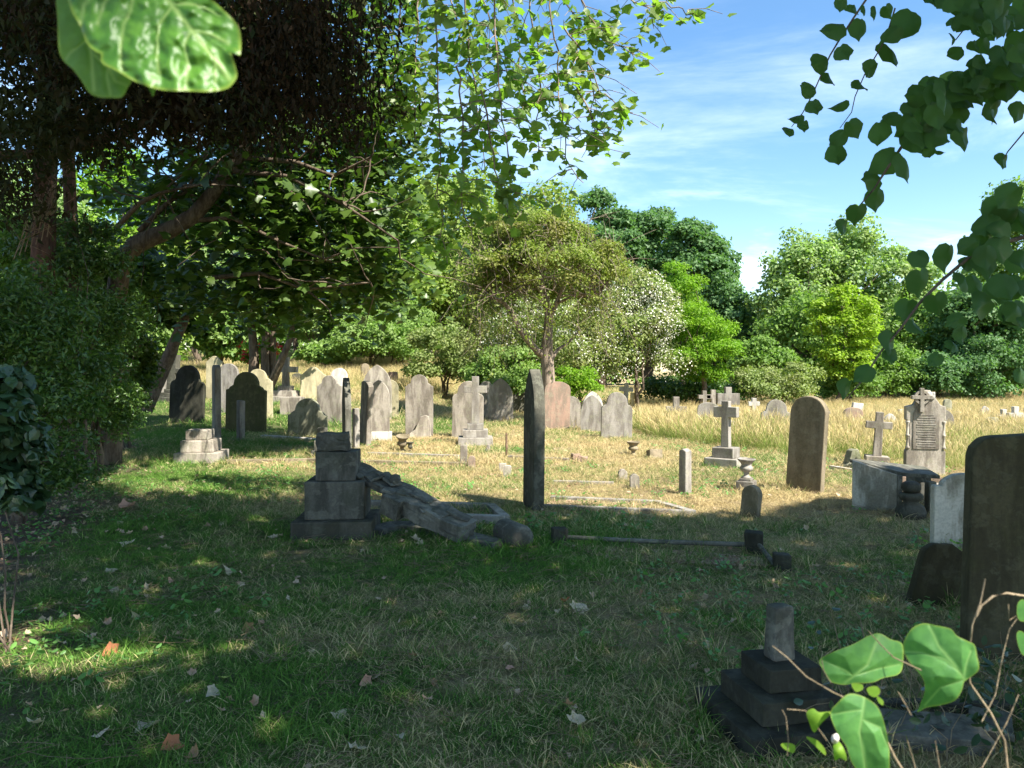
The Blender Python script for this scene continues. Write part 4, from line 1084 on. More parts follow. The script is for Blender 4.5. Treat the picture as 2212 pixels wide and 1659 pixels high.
# gravel filling of the two grave surrounds
def gravel(name, quad, n, mat, size=(.012, .03), seed=1):
    g = np.random.default_rng(seed); q = [np.array(at(*e)) for e in quad]
    u, v = g.random(n)[:, None], g.random(n)[:, None]
    p = (q[0] * (1 - u) + q[1] * u) * (1 - v) + (q[3] * (1 - u) + q[2] * u) * v
    oct_ = np.array([(1, 0, 0), (0, 1, 0), (-1, 0, 0), (0, -1, 0), (0, 0, .7), (0, 0, -.7)], float); fo = np.array([(0, 1, 4), (1, 2, 4), (2, 3, 4), (3, 0, 4), (1, 0, 5), (2, 1, 5), (3, 2, 5), (0, 3, 5)])
    vv, ff = place((oct_ * .5, fo), p + np.array([0, 0, .012]), g.uniform(size[0], size[1], n), g.normal(size=(n, 3)) * .4 + np.array([0, 0, 1]), rng=g)
    o = link(name, mesh_np(name, vv, [ff]), mat); tag(o, kind='stuff'); return o
gravel('grave_gravel', [(1172, 1097), (1490, 1110), (1415, 1091), (1195, 1082)], 5200, L['litter'], seed=4)
gravel('dark_gravel', [(1200, 1176), (1640, 1206), (1680, 1228), (1330, 1215)], 2200, L['litter'], seed=5)

# ------------------------------------------------------------------ background planting
def bt(px, top, bot, hw, dist, depth=0.8):
    c = atd(px, (top + bot) / 2, dist); s = mpp(dist)
    return (c.x, c.y, c.z), (hw * s, hw * s * depth, (bot - top) / 2 * s)
def bgtree(label, px, top, bot, hw, dist, leaf, n, seed, size=(.12, .2), trunk=.22, cat='tree', name='broadleaf_tree', nl=60, base_px=None, **kw):
    c, r_ = bt(px, top, bot, hw, dist)
    bx = c[0] if base_px is None else atd(base_px, 800, dist).x
    b = (bx, c[1], hz(bx, c[1]))
    return make_tree(name, label, cat, b, trunk, c, r_, nl, n, size, L[leaf], seed, **kw)
def bush(label, px, top, bot, hw, dist, leaf, n, seed, size=(.09, .15), nl=40, name='bush', cat='bush', **kw):
    return bgtree(label, px, top, bot, hw, dist, leaf, n, seed, size, .05, cat, name, nl, limbs=8, stems=3, zmin=-.5, **kw)
# the far wood that closes the view
g2 = np.random.default_rng(202)
allp, alln = [], []
for k in range(46):
    px = -900 + 4000 * k / 45; dist = 68 + g2.uniform(-3, 6)
    hgt = np.interp(px, [-900, 300, 1100, 1500, 1750, 2100, 3100], [15, 15, 12, 10, 7.5, 9, 12]) * g2.uniform(.85, 1.1)
    c = atd(px, 700, dist); gz = hz(c.x, c.y)
    p, u, _, _ = crown_points((c.x, c.y, gz + hgt * .45), (4.6, 3.5, hgt * .58), 34, 4300, g2, .3, -1, .24, .42)
    allp.append(p); alln.append(u)
wood = foliage('far_wood', np.concatenate(allp), np.concatenate(alln), (.35, .6), T_QUAD, L['mid'], None, g2, .5, .7)
tag(wood, kind='stuff')

FG = 'background trees beyond the graves'
bgtree('tall ash tree with fine mid green leaves, left of centre beyond the graves', 800, 395, 800, 150, 44, 'ash', 26000, 1, (.18, .30), .3, nl=90)
bgtree('big rounded ash tree behind the middle of the cemetery', 985, 345, 800, 155, 47, 'ash', 32000, 2, (.18, .30), .3, nl=110)
bgtree('leafy tree rising behind the olive brown thorn tree', 1140, 388, 800, 120, 45, 'ash', 22000, 3, (.18, .28), .3, nl=80)
bgtree('dark oak with knobbly clumps against the sky', 1300, 408, 800, 90, 60, 'oak', 30000, 4, (.24, .38), .35, nl=130, rmin=.14, rmax=.28)
bgtree('second dark oak with knobbly clumps against the sky', 1405, 432, 800, 105, 62, 'oak', 34000, 5, (.24, .38), .35, nl=140, rmin=.14, rmax=.28)
bgtree('dark oak sloping down to the gap of sky', 1500, 460, 830, 92, 58, 'oak', 30000, 6, (.24, .38), .35, nl=130, rmin=.14, rmax=.28)
bgtree('lower dark oak beside the gap of sky', 1572, 580, 850, 75, 55, 'oak', 11000, 7, (.22, .36), .3, nl=60, rmin=.18, rmax=.32)
bgtree('pale grey green poplar with a feathery crown', 1720, 490, 850, 95, 52, 'lightgrey', 15000, 8, (.20, .34), .3, nl=90, rmin=.15, rmax=.3, flat=1.1)
bgtree('pale grey green poplar, the taller one', 1845, 455, 850, 105, 54, 'lightgrey', 18000, 9, (.20, .34), .3, nl=100, rmin=.15, rmax=.3, flat=1.1)
bgtree('pale feathery tree right of the poplars', 1945, 510, 850, 80, 53, 'lightgrey', 12000, 10, (.20, .34), .3, nl=70, rmin=.15, rmax=.3)
bgtree('deep green broad tree behind the small yellow green one', 1760, 620, 880, 120, 45, 'mid', 14000, 11, (.18, .30), .3, nl=70)
bgtree('deep green tree right of the small yellow green one', 1960, 640, 890, 110, 42, 'mid', 15000, 12, (.17, .28), .3, nl=70)
bgtree('dark tree at the right edge beyond the white crosses', 2130, 600, 890, 110, 38, 'oak', 15000, 13, (.16, .27), .3, nl=70)
bgtree('tall tree cut by the right edge', 2240, 350, 880, 115, 40, 'mid', 20000, 14, (.17, .28), .35, nl=70)
bgtree('small yellow green tree standing alone before the poplars', 1818, 606, 830, 76, 33, 'yellow', 15000, 15, (.10, .17), .10, nl=110, up=.9, ydir=(.6, 0, -.5), rmin=.14, rmax=.26, hi=.95)
bgtree('bright fresh green tree at the end of the flowering bush', 1512, 640, 850, 88, 30, 'bright', 15000, 16, (.10, .17), .10, nl=90, rmin=.14, rmax=.28, template=T_LANCE)
bgtree('bright green top growing out above the flowering bush', 1460, 565, 760, 72, 32, 'bright', 9000, 17, (.10, .18), .10, nl=60, rmin=.16, rmax=.30, template=T_LANCE)
bush('rounded olive green bush at the edge of the meadow', 1685, 784, 895, 100, 31, 'olivebush', 13000, 18, (.08, .13))
bush('dark low bush under the small yellow green tree', 1835, 800, 885, 75, 34, 'mid', 7000, 19)
bush('dark green low bush below the bright green tree', 1500, 815, 885, 120, 32, 'hedge', 10000, 20)
bush('deep green rough bush below the poplars, right of the yellow green tree', 1925, 735, 890, 85, 37, 'mid', 9000, 21, (.12, .20))
bush('shadowy low shrub beyond the ornate monument', 2030, 760, 890, 70, 36, 'oak', 7000, 33, (.12, .2))
bush('dense dark shrub between the rounded bush and the oaks', 1640, 720, 880, 70, 40, 'mid', 8000, 34, (.13, .22))
bush('bush in deep shade at the far right edge', 2150, 720, 900, 105, 36, 'oak', 12000, 22, (.12, .2), inner=.5)
bush('pale elder bush behind the middle headstones', 960, 690, 880, 95, 30, 'olivebush', 14000, 23, (.09, .15))
bush('leafy green bush beside the ash trees', 855, 640, 800, 100, 40, 'bush', 12000, 24, (.13, .22))
bush('light green bush left of the ash trees', 690, 620, 790, 95, 42, 'lightgrey', 12000, 25, (.13, .22))
bush('low dark bush in front of the light green ones', 800, 700, 800, 120, 38, 'bush', 11000, 26, (.12, .2))
bush('green bush under the thorn tree', 1090, 740, 895, 90, 27.5, 'bush', 13000, 27, (.08, .14))
bush('bright green bush behind the pink headstone', 1245, 790, 900, 60, 25.5, 'bright', 6000, 28, (.06, .10))
# elder / philadelphus covered in white flowers
for nm, px, top, bot, hw, dist, seed, n in (('wide bush smothered in white blossom behind the thorn tree', 1190, 640, 880, 150, 29, 31, 20000),
                                   ('tall bush with dense white blossom right of the thorn tree', 1370, 585, 880, 105, 29.5, 32, 18000)):
    rt, cl, rl = bush(nm, px, top, bot, hw, dist, 'olivebush', n, seed, (.08, .14), nl=55, name='flowering_bush')
    g_ = np.random.default_rng(seed + 5); k = g_.integers(0, len(cl), 9500)
    u = g_.normal(size=(9500, 3)); u /= np.linalg.norm(u, axis=1)[:, None]; u[:, 1] = -np.abs(u[:, 1])
    p = cl[k] + u * rl[k][:, None] * np.array([1.08, 1.08, .84]); m_ = fbm(p[:, 0] * 1.2 + p[:, 1], p[:, 2] * 1.2, seed, 3) > .47
    o = foliage('blossom', p[m_], u[m_], (.045, .085), T_QUAD, L['flower'], rt, g_, .3, .8); o.data.transform(Matrix.Translation(-rt.location))
# left meadow edge, seen under the dark trees
for k, (px, top, bot, hw, dist, leaf, lb) in enumerate((
        (560, 560, 770, 90, 46, 'bright', 'sunlit fresh green tree seen under the dark boughs'),
        (420, 380, 760, 120, 40, 'lightgrey', 'sunlit pale tree glimpsed through the left boughs'),
        (250, 300, 780, 120, 34, 'bright', 'sunlit green tree glimpsed behind the reddish trunk'),
        (60, 350, 800, 120, 30, 'lightgrey', 'sunlit tree glimpsed at the far left edge'),
        (480, 650, 790, 80, 36, 'bush', 'bush in the gap behind the left headstones'),
        (640, 330, 720, 120, 50, 'ash', 'tall sunlit tree behind the sycamore leaves'),
        (700, 745, 785, 60, 38, 'bush', 'low grassy bush at the edge of the straw meadow'),
        (60, 640, 850, 150, 24, 'bush', 'bush behind the hedge at the far left edge'),
        (260, 640, 840, 110, 27, 'bush', 'bush behind the hedge near the leaning trunks'),
        (-160, 400, 850, 160, 26, 'mid', 'tree beyond the hedge outside the left edge'),
        (330, 480, 800, 90, 33, 'ash', 'small sunlit tree behind the leaning trunks'))):
    bgtree(lb, px, top, bot, hw, dist, leaf, 11000, 60 + k, (.16, .28), .15, nl=50)

# ------------------------------------------------------------------ the olive brown thorn tree in the middle
TD = 22.5
g3 = np.random.default_rng(303)
base = atd(1186, 900, TD); base.z = hz(base.x, TD)
thorn = empty('thorn_tree', base); tag(thorn, 'forked thorn tree with a sparse olive brown crown in the middle of the cemetery', 'tree')
T = Tubes()
def pp(lst, d=TD): return [np.array(atd(a, b, d + c)) for a, b, c in lst]
main = pp([(1187, 925, 0), (1186, 860, 0), (1184, 800, 0), (1181, 760, 0), (1183, 720, 0), (1186, 680, .1), (1176, 640, .1), (1165, 590, .2), (1160, 540, .2)])
T.add(main, [.26, .21, .19, .19, .15, .13, .10, .07, .04], 10)
brs = [pp([(1182, 775, 0), (1160, 758, -.1), (1140, 735, -.2), (1118, 705, -.2), (1105, 675, -.2), (1090, 655, -.3), (1060, 640, -.4)]),
       pp([(1185, 690, 0), (1200, 660, 0), (1215, 620, .1), (1250, 585, .2)]),
       pp([(1188, 780, 0), (1205, 755, .2), (1228, 740, .3), (1250, 715, .5)]),
       pp([(1180, 650, .1), (1150, 600, .1), (1125, 570, 0), (1090, 555, 0)]),
       pp([(1203, 655, 0), (1240, 640, -.3), (1290, 640, -.5)])]
for b, r0 in zip(brs, (.12, .09, .07, .06, .05)): T.add(b, np.linspace(r0, r0 * .4, len(b)), 8)
ends = [b[-1] for b in brs] + [main[-1], main[-2]]
thc, thr = bt(1172, 452, 720, 182, TD, .85)
p1_, u1_, c1_, r1_ = crown_points(thc, thr, 90, 38000, g3, .45, -.6, .14, .26, .8, .25, .95)
thc2, thr2 = bt(1180, 640, 800, 190, TD, .85)
k_ = g3.random(len(p1_)) < 2
for c in c1_:
    e = ends[int(np.argmin([np.linalg.norm(np.array(q) - c) for q in ends]))]
    tp = curve(e, c, .12, 6, rng=g3); T.add(tp, np.linspace(.035, .010, 6), 4)
    for q in range(7):
        t_ = c + g3.normal(size=3) * thr[0] * .22; T.add(curve(tp[3 + q % 3], t_, .15, 5, rng=g3), np.linspace(.010, .004, 5), 3)
me = T.mesh('trunk'); me.transform(Matrix.Translation(-base)); link('trunk', me, BARK_GREY, thorn)
# drooping twigs round the skirt
T = Tubes(); hp, hn = [], []
for q in range(420):
    a = g3.uniform(0, 6.28); rr = g3.uniform(.55, 1.08)
    st_ = np.array([thc[0] + math.cos(a) * thr[0] * rr, thc[1] + math.sin(a) * thr[1] * rr, thc[2] + thr[2] * g3.uniform(-.95, .45)])
    ln = g3.uniform(.5, 1.5) * (1.0 if rr > .7 else .5)
    en = st_ + np.array([g3.normal() * .35, g3.normal() * .35, -ln])
    tw = curve(st_, en, .12, 6, rng=g3); T.add(tw, np.linspace(.0065, .003, 6), 3)
    for w in range(14):
        j = g3.integers(1, 6); hp.append(tw[j] + g3.normal(size=3) * .06); hn.append(g3.normal(size=3))
me = T.mesh('twigs'); me.transform(Matrix.Translation(-base)); o = link('twigs', me, BARK_GREY, thorn); tag(o, kind='stuff')
o = foliage('crown', np.concatenate([p1_, np.array(hp)]), np.concatenate([u1_, np.array(hn)]), (.06, .11), T_QUAD, L['thorn'], thorn, g3, .5, .9)
o.data.transform(Matrix.Translation(-base))

# ------------------------------------------------------------------ dark trees at the left
def limb_obj(name, segs, mat, parent, base):
    T = Tubes()
    for pts, r0, r1, sd in segs: T.add(pts, np.linspace(r0, r1, len(pts)), sd)
    me = T.mesh(name); me.transform(Matrix.Translation(-Vector(base))); return link(name, me, mat, parent)
def P3(lst): return [np.array(atd(a, b, d)) for a, b, d in lst]
g4 = np.random.default_rng(404)
# conifer: reddish trunk, long black boughs, dead brown sprays hanging
cb = atd(95, 800, 9.5); cb.z = hz(cb.x, cb.y)
con = empty('cypress_tree', cb); tag(con, 'huge dark conifer with a reddish trunk and brown hanging sprays, top left', 'conifer')
segs = [(P3([(80, 1000, 9.5), (85, 800, 9.5), (92, 600, 9.5), (98, 400, 9.5), (105, 100, 9.5), (110, -500, 9.5)]), .17, .10, 10),
        (P3([(165, 900, 10.2), (160, 600, 10.2), (150, 400, 10.1), (140, 100, 10)]), .10, .07, 8),
        (P3([(-60, 340, 9), (120, 330, 8.5), (260, 290, 7.6), (380, 235, 7), (500, 190, 6.6)]), .07, .02, 6),
        (P3([(-60, 300, 8.5), (200, 260, 7.6), (480, 200, 6.8), (640, 215, 6.2), (800, 235, 5.9)]), .055, .015, 6),
        (P3([(100, 250, 9), (360, 150, 7.4), (600, 100, 6.4), (660, 60, 6.1)]), .06, .03, 6),
        (P3([(100, 100, 9), (330, 180, 7.8), (520, 160, 7), (650, 60, 6.2), (720, -60, 6)]), .06, .03, 6)]
limb_obj('trunk', segs, BARK_RED, con, cb)
dead = [P3([(30 + 12 * k, 560 - 8 * k, 8.9), (60 + 10 * k, 480 - 14 * k, 8.8), (70 + 16 * k - 10, 420 - 10 * k, 8.8)]) for k in range(7)]
ds = [(d_, .007, .003, 3) for d_ in dead]
for d_ in dead:
    for q in range(5):
        e = d_[1] + g4.normal(size=3) * .22; ds.append(([d_[1] * .5 + d_[0] * .5, e], .005, .002, 3))
limb_obj('dead_twigs', ds, BARK_PALE, con, cb)
def blobs(ell, ncl, per, spread, rng, zsq=.6):
    """clumps of leaves: clump centres drawn from soft ellipses in the view, each with its own distance"""
    W = np.array([e[6] for e in ell]); k = rng.choice(len(ell), ncl, p=W / W.sum()); E = np.array(ell, float)[k]
    a = rng.uniform(0, 2 * np.pi, ncl); r_ = np.sqrt(rng.random(ncl)) * (1 + .25 * rng.normal(size=ncl))
    px = E[:, 0] + E[:, 2] * r_ * np.cos(a); py = E[:, 1] + E[:, 3] * r_ * np.sin(a); dd = rng.uniform(E[:, 4], E[:, 5])
    c = np.stack([(px - CX) / F_PX * dd, dd, EYE + (795 - py) / F_PX * dd], 1)
    sp = spread * rng.uniform(.5, 1.4, ncl)
    p = np.repeat(c, per, 0) + rng.normal(size=(ncl * per, 3)) * np.repeat(sp, per)[:, None] * np.array([1, 1, zsq])
    return p, np.repeat(c, per, 0)
def thin(p, rng, thr, sc=1.2, seed=7):
    return fbm(p[:, 0] * sc + p[:, 1] * .7, p[:, 2] * sc + p[:, 1] * .5, seed, 3) > thr
# dense dark needles
cp, _ = blobs([(300, 120, 200, 120, 5.6, 8.6, .34), (60, 100, 170, 190, 6, 9.5, .24), (130, 285, 170, 45, 6, 8.8, .10), (520, 110, 130, 120, 5.6, 7.8, .16), (420, 235, 150, 40, 5.6, 7.4, .07), (30, 400, 70, 60, 7, 9, .04)], 860, 36, .24, g4, .5)
cq, _ = blobs([(100, -450, 600, 420, 7, 14, 1.0), (40, -250, 300, 200, 7, 12, .35)], 620, 16, .5, g4)  # second set: crown above the view, extended to block the sun
for cp, sz, nm_ in ((cp, (.05, .115), 'crown'), (cq, (.22, .38), 'upper_crown')):
    cn = np.tile([0, -.2, .6], (len(cp), 1)) + g4.normal(size=(len(cp), 3)) * .5
    o = foliage(nm_, cp, cn, sz, T_LANCE if sz[0] < .2 else T_QUAD, L['yew'], con, g4, .2, .5, ydir=np.tile([0.1, 0, -1.0], (len(cp), 1)) + g4.normal(size=(len(cp), 3)) * .45); o.data.transform(Matrix.Translation(-cb))
bp_, _ = blobs([(590, 90, 110, 110, 5.2, 6.8, .3), (690, 100, 90, 110, 5.2, 6.6, .28), (730, 215, 80, 60, 5.4, 6.6, .14), (560, 235, 90, 40, 5.4, 6.6, .1), (150, 60, 120, 60, 5.6, 6.8, .12), (820, 60, 40, 70, 5.5, 6.4, .04)], 310, 44, .13, g4, 1.6)
o = foliage('hanging_sprays', bp_, g4.normal(size=bp_.shape), (.028, .08), T_LANCE, L['conifer'], con, g4, .1, .4, ydir=np.tile([0.05, 0, -1.0], (len(bp_), 1)) + g4.normal(size=(len(bp_), 3)) * .3); o.data.transform(Matrix.Translation(-cb))
o['kind'] = 'stuff'
# sycamore with a long leaning bough
sb_ = atd(250, 800, 12.5); sb_.z = hz(sb_.x, sb_.y)
syc = empty('sycamore_tree', sb_); tag(syc, 'sycamore with a thick bough leaning up to the right over the left graves', 'tree')
segs = [(P3([(240, 1000, 12.5), (245, 700, 12.3), (262, 560, 12), (300, 525, 12), (370, 495, 12), (420, 465, 12), (462, 415, 12), (490, 370, 12), (525, 330, 12), (545, 270, 12), (560, 100, 12)]),   .17, .07, 9)]
for a in ([(225, 520, 11.8), (300, 440, 11.6), (350, 415, 11.5), (430, 400, 11.4)], [(300, 500, 12), (360, 440, 12), (400, 415, 12), (450, 330, 12)],
          [(500, 370, 12), (620, 380, 11.8), (740, 440, 11.6), (860, 520, 11.6)], [(520, 340, 12), (640, 350, 11.7), (720, 380, 11.5), (800, 340, 11.2)],
          [(460, 600, 12.5), (560, 590, 12.5), (660, 625, 12.5), (800, 610, 12.5)], [(380, 480, 12), (500, 470, 12), (600, 520, 12), (700, 560, 12)]):
    b = P3(a); segs.append((b, .045, .015, 6))
    for q in range(7):
        j = g4.integers(1, 4); segs.append((curve(b[j], b[j] + g4.normal(size=3) * np.array([.9, .8, .55]), .12, 6, rng=g4), .016, .005, 4))
limb_obj('trunk', segs, BARK, syc, sb_)
lf, _ = blobs([(620, 320, 180, 90, 12, 16.5, .20), (480, 440, 150, 80, 11.8, 16.5, .14), (700, 480, 160, 100, 12, 17, .24), (620, 620, 190, 60, 12.8, 17, .17), (810, 290, 75, 130, 12.5, 16, .10), (790, 90, 80, 130, 12.5, 16, .09), (835, 560, 55, 90, 13, 15, .05), (360, 600, 90, 60, 13, 17, .05), (350, 400, 110, 60, 11.8, 16, .05)], 640, 19, .46, g4, .55)
lf2, _ = blobs([(450, -250, 420, 330, 9, 15, 1)], 260, 14, .6, g4)  # crown above the view, extended to shade the left graves
lf2 = lf2[thin(lf2, g4, .45)]
o = foliage('upper_crown', lf2, np.tile([0, -.3, .8], (len(lf2), 1)), (.24, .40), T_QUAD, L['sycamore'], syc, g4, .4, .55); o.data.transform(Matrix.Translation(-sb_))
o = foliage('crown', lf, np.tile([0, -.3, .8], (len(lf), 1)), (.12, .22), T_MAPLE, L['sycamore'], syc, g4, .4, .55); o.data.transform(Matrix.Translation(-sb_))
# slanting stems and the hedge under them
def stemtree(label, lst, r0, r1, name='leaning_stem', crown=None, seed=1, leaf='sycamore', bark=BARK, n=6000, group=None):
    pts = [P3(l) for l in lst]; b = Vector(pts[0][0]); b.z = hz(b.x, b.y)
    root = empty('tree', b); tag(root, label, 'tree', group)
    limb_obj('trunk', [(p_, r0 if k == 0 else r0 * .8, r1, 8) for k, p_ in enumerate(pts)], bark, root, b)
    if crown:
        g_ = np.random.default_rng(seed)
        c, r_ = bt(*crown); p, u, _, _ = crown_points(c, r_, 40, n, g_, .4, -.8)
        o = foliage('crown', p, u, (.12, .22), T_QUAD, L[leaf], root, g_); o.data.transform(Matrix.Translation(-b))
    return root
stemtree('leaning dark tree whose trunk slants over the left crosses', [[(312, 885, 20), (330, 850, 20), (355, 790, 20), (385, 720, 19.5), (420, 640, 19)], [(340, 830, 20), (372, 760, 20), (392, 690, 19.6)]], .22, .10, crown=(370, 560, 745, 110, 19.5), seed=71, n=9000)
stemtree('multi stemmed dark tree standing before the red roses', [[(548, 806, 27), (549, 770, 27), (545, 720, 27), (540, 690, 27)], [(573, 812, 27), (572, 760, 27), (575, 700, 27)], [(589, 815, 27.3), (588, 760, 27.2), (590, 700, 27)]], .20, .12, crown=(600, 590, 735, 110, 27), seed=72, n=9000, leaf='bush')
stemtree('slanting bare stem crossing beside the pale three step cross', [[(578, 842, 25.5), (592, 815, 25.3), (607, 780, 25), (622, 745, 25), (635, 700, 25)]], .16, .09, crown=(665, 600, 720, 80, 25), seed=73, n=6000, leaf='bush')
# red rose bush
rb = atd(560, 795, 29); rb.z = hz(rb.x, rb.y)
rose = empty('rose_bush', rb); tag(rose, 'bush of red roses behind the multi stemmed tree', 'rose bush')
c, r_ = bt(563, 735, 810, 48, 29); p, u, cc, rr = crown_points(c, r_, 20, 5000, g4, .4, -.5)
o = foliage('crown', p, u, (.06, .11), T_QUAD, L['bright'], rose, g4); o.data.transform(Matrix.Translation(-rb))
fp = []; 
for cx_, cy_, k in ((525, 748, 5), (527, 760, 4), (524, 772, 2), (537, 768, 4), (530, 778, 3), (545, 745, 2), (593, 748, 10), (600, 756, 7), (595, 764, 5), (590, 775, 4), (603, 750, 5), (519, 765, 2), (540, 760, 2)):
    for q in range(k): fp.append(np.array(atd(cx_ + g4.normal() * 6, cy_ + g4.normal() * 7, 28.0 + g4.random() * .5)))
fp = np.array(fp); P_ = np.repeat(fp, 6, 0) + g4.normal(size=(len(fp) * 6, 3)) * .025
o = foliage('blossom', P_, g4.normal(size=P_.shape), (.05, .09), T_QUAD, L['rose'], rose, g4, .1, .5); o.data.transform(Matrix.Translation(-rb))
# hedge of privet: three dense masses following the edge
for k, (px, top, bot, hw, dist, leaf, n, lb, tm) in enumerate((
        (40, 600, 1120, 150, 7.8, 'hedge', 20000, 'dense dark privet bush at the left edge', T_LANCE),
        (150, 470, 960, 110, 9.8, 'hedge', 20000, 'taller privet bush reaching up to the dark boughs', T_LANCE),
        (210, 640, 1000, 72, 11.5, 'hedge', 18000, 'privet bush with sunlit sprigs beside the litter strip', T_LANCE),
        (268, 590, 890, 52, 15, 'sycamore', 9000, 'far bush at the end of the dark planting beside the leaning trunks', T_QUAD),
        (40, 470, 700, 120, 11, 'mid', 8000, 'sunlit bush showing above the dark privet at the left edge', T_QUAD),
        (230, 540, 760, 85, 14, 'mid', 9000, 'lighter bush filling the gap under the sycamore bough', T_QUAD))):
    c, r_ = bt(px, top, bot, hw, dist, 1.0); b = (c[0], c[1], hz(c[0], c[1]))
    make_tree('privet_bush', lb, 'bush', b, .03, c, r_, 46, n, (.045, .09) if k < 3 else (.07, .13), L[leaf], 80 + k, template=tm, stems=4, limbs=24, rmin=.18, rmax=.42, inner=.45, rand=.9, bark=BARK, zmin=-.9, lo=.3, hi=1.15, flat=.9)
# low front shrub, near the lens at the lower left
g5 = np.random.default_rng(505)
ib = (-2.9, 4.3, hz(-2.9, 4.3))
ivy = empty('ivy_shrub', ib); tag(ivy, 'ivy covered shrub with big dark leaves, at the left edge', 'shrub')
c, r_ = bt(20, 780, 1150, 95, 4.9, 1.0); p, u, _, _ = crown_points((c[0] - .1, c[1], c[2]), r_, 30, 3600, g5, .5, -1, .2, .4)
o = foliage('crown', p, u, (.05, .10), T_HEART, L['ivy'], ivy, g5, .3, .6, ydir=np.tile([0, 0, -1.0], (len(p), 1)) + g5.normal(size=(len(p), 3)) * .5); o.data.transform(Matrix.Translation(-Vector(ib)))
T = Tubes()
for q in range(7): T.add(curve(np.array(ib) + g5.normal(size=3) * np.array([.12, .12, 0]), p[g5.integers(len(p))] - np.array([.25, 0, 0]), .06, 7, rng=g5), np.linspace(.007, .003, 7), 5)
me = T.mesh('stems'); me.transform(Matrix.Translation(-Vector(ib))); o = link('stems', me, BARK, ivy); tag(o, kind='stuff')

# ------------------------------------------------------------------ trees overhead: the plane tree and the lime tree (crowns out of view, shaped to shade the foreground)
kx, ky = TO_SUN.x / TO_SUN.z, TO_SUN.y / TO_SUN.z
def shadow_xy(p): return p[0] - kx * p[2], p[1] - ky * p[2]
SUN_GAPS = [(-2.35, 4.2, .95, .34), (-3.3, 4.3, .8, .45), (-4.6, 6.2, .4, .25), (-5.2, 8.2, .4, .4), (-1.75, 4.2, .2, .1), (-3.0, 6.3, .35, .14), (-3.9, 6.0, .3, .15), (-.87, 5.26, .12, .07), (.0, 5.2, .10, .07), (.11, 5.25, .08, .06), (-.75, 3.6, .10, .06), (1.35, 4.0, .07, .05), (-4.6, 7.8, .3, .2), (-3.5, 7.0, .2, .1), (4.6, 7.2, .35, .15), (3.9, 6.6, .2, .1)]  # gaps cut in the unseen crowns so sun patches fall there
for px, py, dd, rr in ((325, 100, .5, .34), (250, 160, .5, .3), (2050, 1430, .75, .16), (2150, 1290, .9, .12)):
    q = atd(px, py, dd); sx, sy = shadow_xy(q); SUN_GAPS.append((sx, sy, rr, rr))  # further gaps, so the sun reaches the near leaves
BX = [-12, -7, -5.6, -5.2, -2.9, -2.4, -1.2, 0, 1.0, 1.8, 2.8, 3.6, 4.6, 5.5, 8, 14]
BY = [11, 10.2, 9.8, 9.5, 9.3, 9.2, 8.9, 8.7, 8.6, 8.0, 8.2, 8.7, 8.9, 9.0, 9.4, 10]  # shadow edge on the lawn that the unseen crowns are cut to
def shade_canopy(n, x0, x1, seed):  # unseen crown leaves, placed by the shadow they should cast
    g = np.random.default_rng(seed)
    gx_ = g.uniform(x0, x1, n); gy_ = g.uniform(-5, 20, n); z = g.uniform(5.6, 12.5, n)
    b = np.interp(gx_, BX, BY) + (fbm(gx_ * 1.6, gy_ * 1.6, 61, 4) - .5) * 1.5
    okk = (gy_ < b) & (gy_ > 1.7) & (gx_ > -.78 * gy_ - 1.2) & (gx_ < .74 * gy_ + 1.6)
    for hx, hy, rx_, ry_ in SUN_GAPS:
        wob = 1 + (fbm(gx_ * 9, gy_ * 9, 5, 2) - .5) * .9
        okk &= ((gx_ - hx) / rx_) ** 2 + ((gy_ - hy) / ry_) ** 2 > wob
    gx_, gy_, z = gx_[okk], gy_[okk], z[okk]
    p = np.stack([gx_ + kx * z, gy_ + ky * z, z], 1)
    # keep the picture itself clear: these crowns stand above and behind the camera
    fwd = p[:, 1]; u = (p[:, 2] - EYE) / np.maximum(fwd, .01); r_ = np.abs(p[:, 0]) / np.maximum(fwd, .01)
    vis = (fwd > 0) & (u < .62) & (r_ < .80)
    return p[~vis]
TREE_PLANE = Vector((-3.2, -6.5, 0)); TREE_LIME = Vector((6.4, -2.5, 0))
plane = empty('plane_tree', TREE_PLANE); tag(plane, 'plane tree with long twigs of lobed leaves hanging into the sky, top centre', 'tree')
lime = empty('lime_tree', TREE_LIME); tag(lime, 'lime tree with dark heart shaped leaves hanging in at the upper right', 'tree')
g6 = np.random.default_rng(606)
for root, base_, x0, x1, seed, leaf, n in ((plane, TREE_PLANE, -12, 1.5, 71, 'plane', 50000), (lime, TREE_LIME, 1.5, 13, 72, 'lime', 46000)):
    p = shade_canopy(n, x0, x1, seed)
    o = foliage('crown', p, np.tile([0.3, -.3, 1.0], (len(p), 1)), (.22, .36), T_QUAD, L[leaf], root, g6, .6, .45); o.data.transform(Matrix.Translation(-base_))
    b0 = np.array(base_); tp = b0 + np.array([0, .5, 7.5])
    segs = [(curve(b0 - np.array([0, 0, .2]), tp, .02, 8, rng=g6), .42, .2, 12)]
    for q in range(14):
        e = p[g6.integers(len(p))]; segs.append((curve(segs[0][0][4 + q % 4], e, .08, 8, rng=g6), .12, .03, 6))
    limb_obj('trunk', segs, BARK, root, base_)
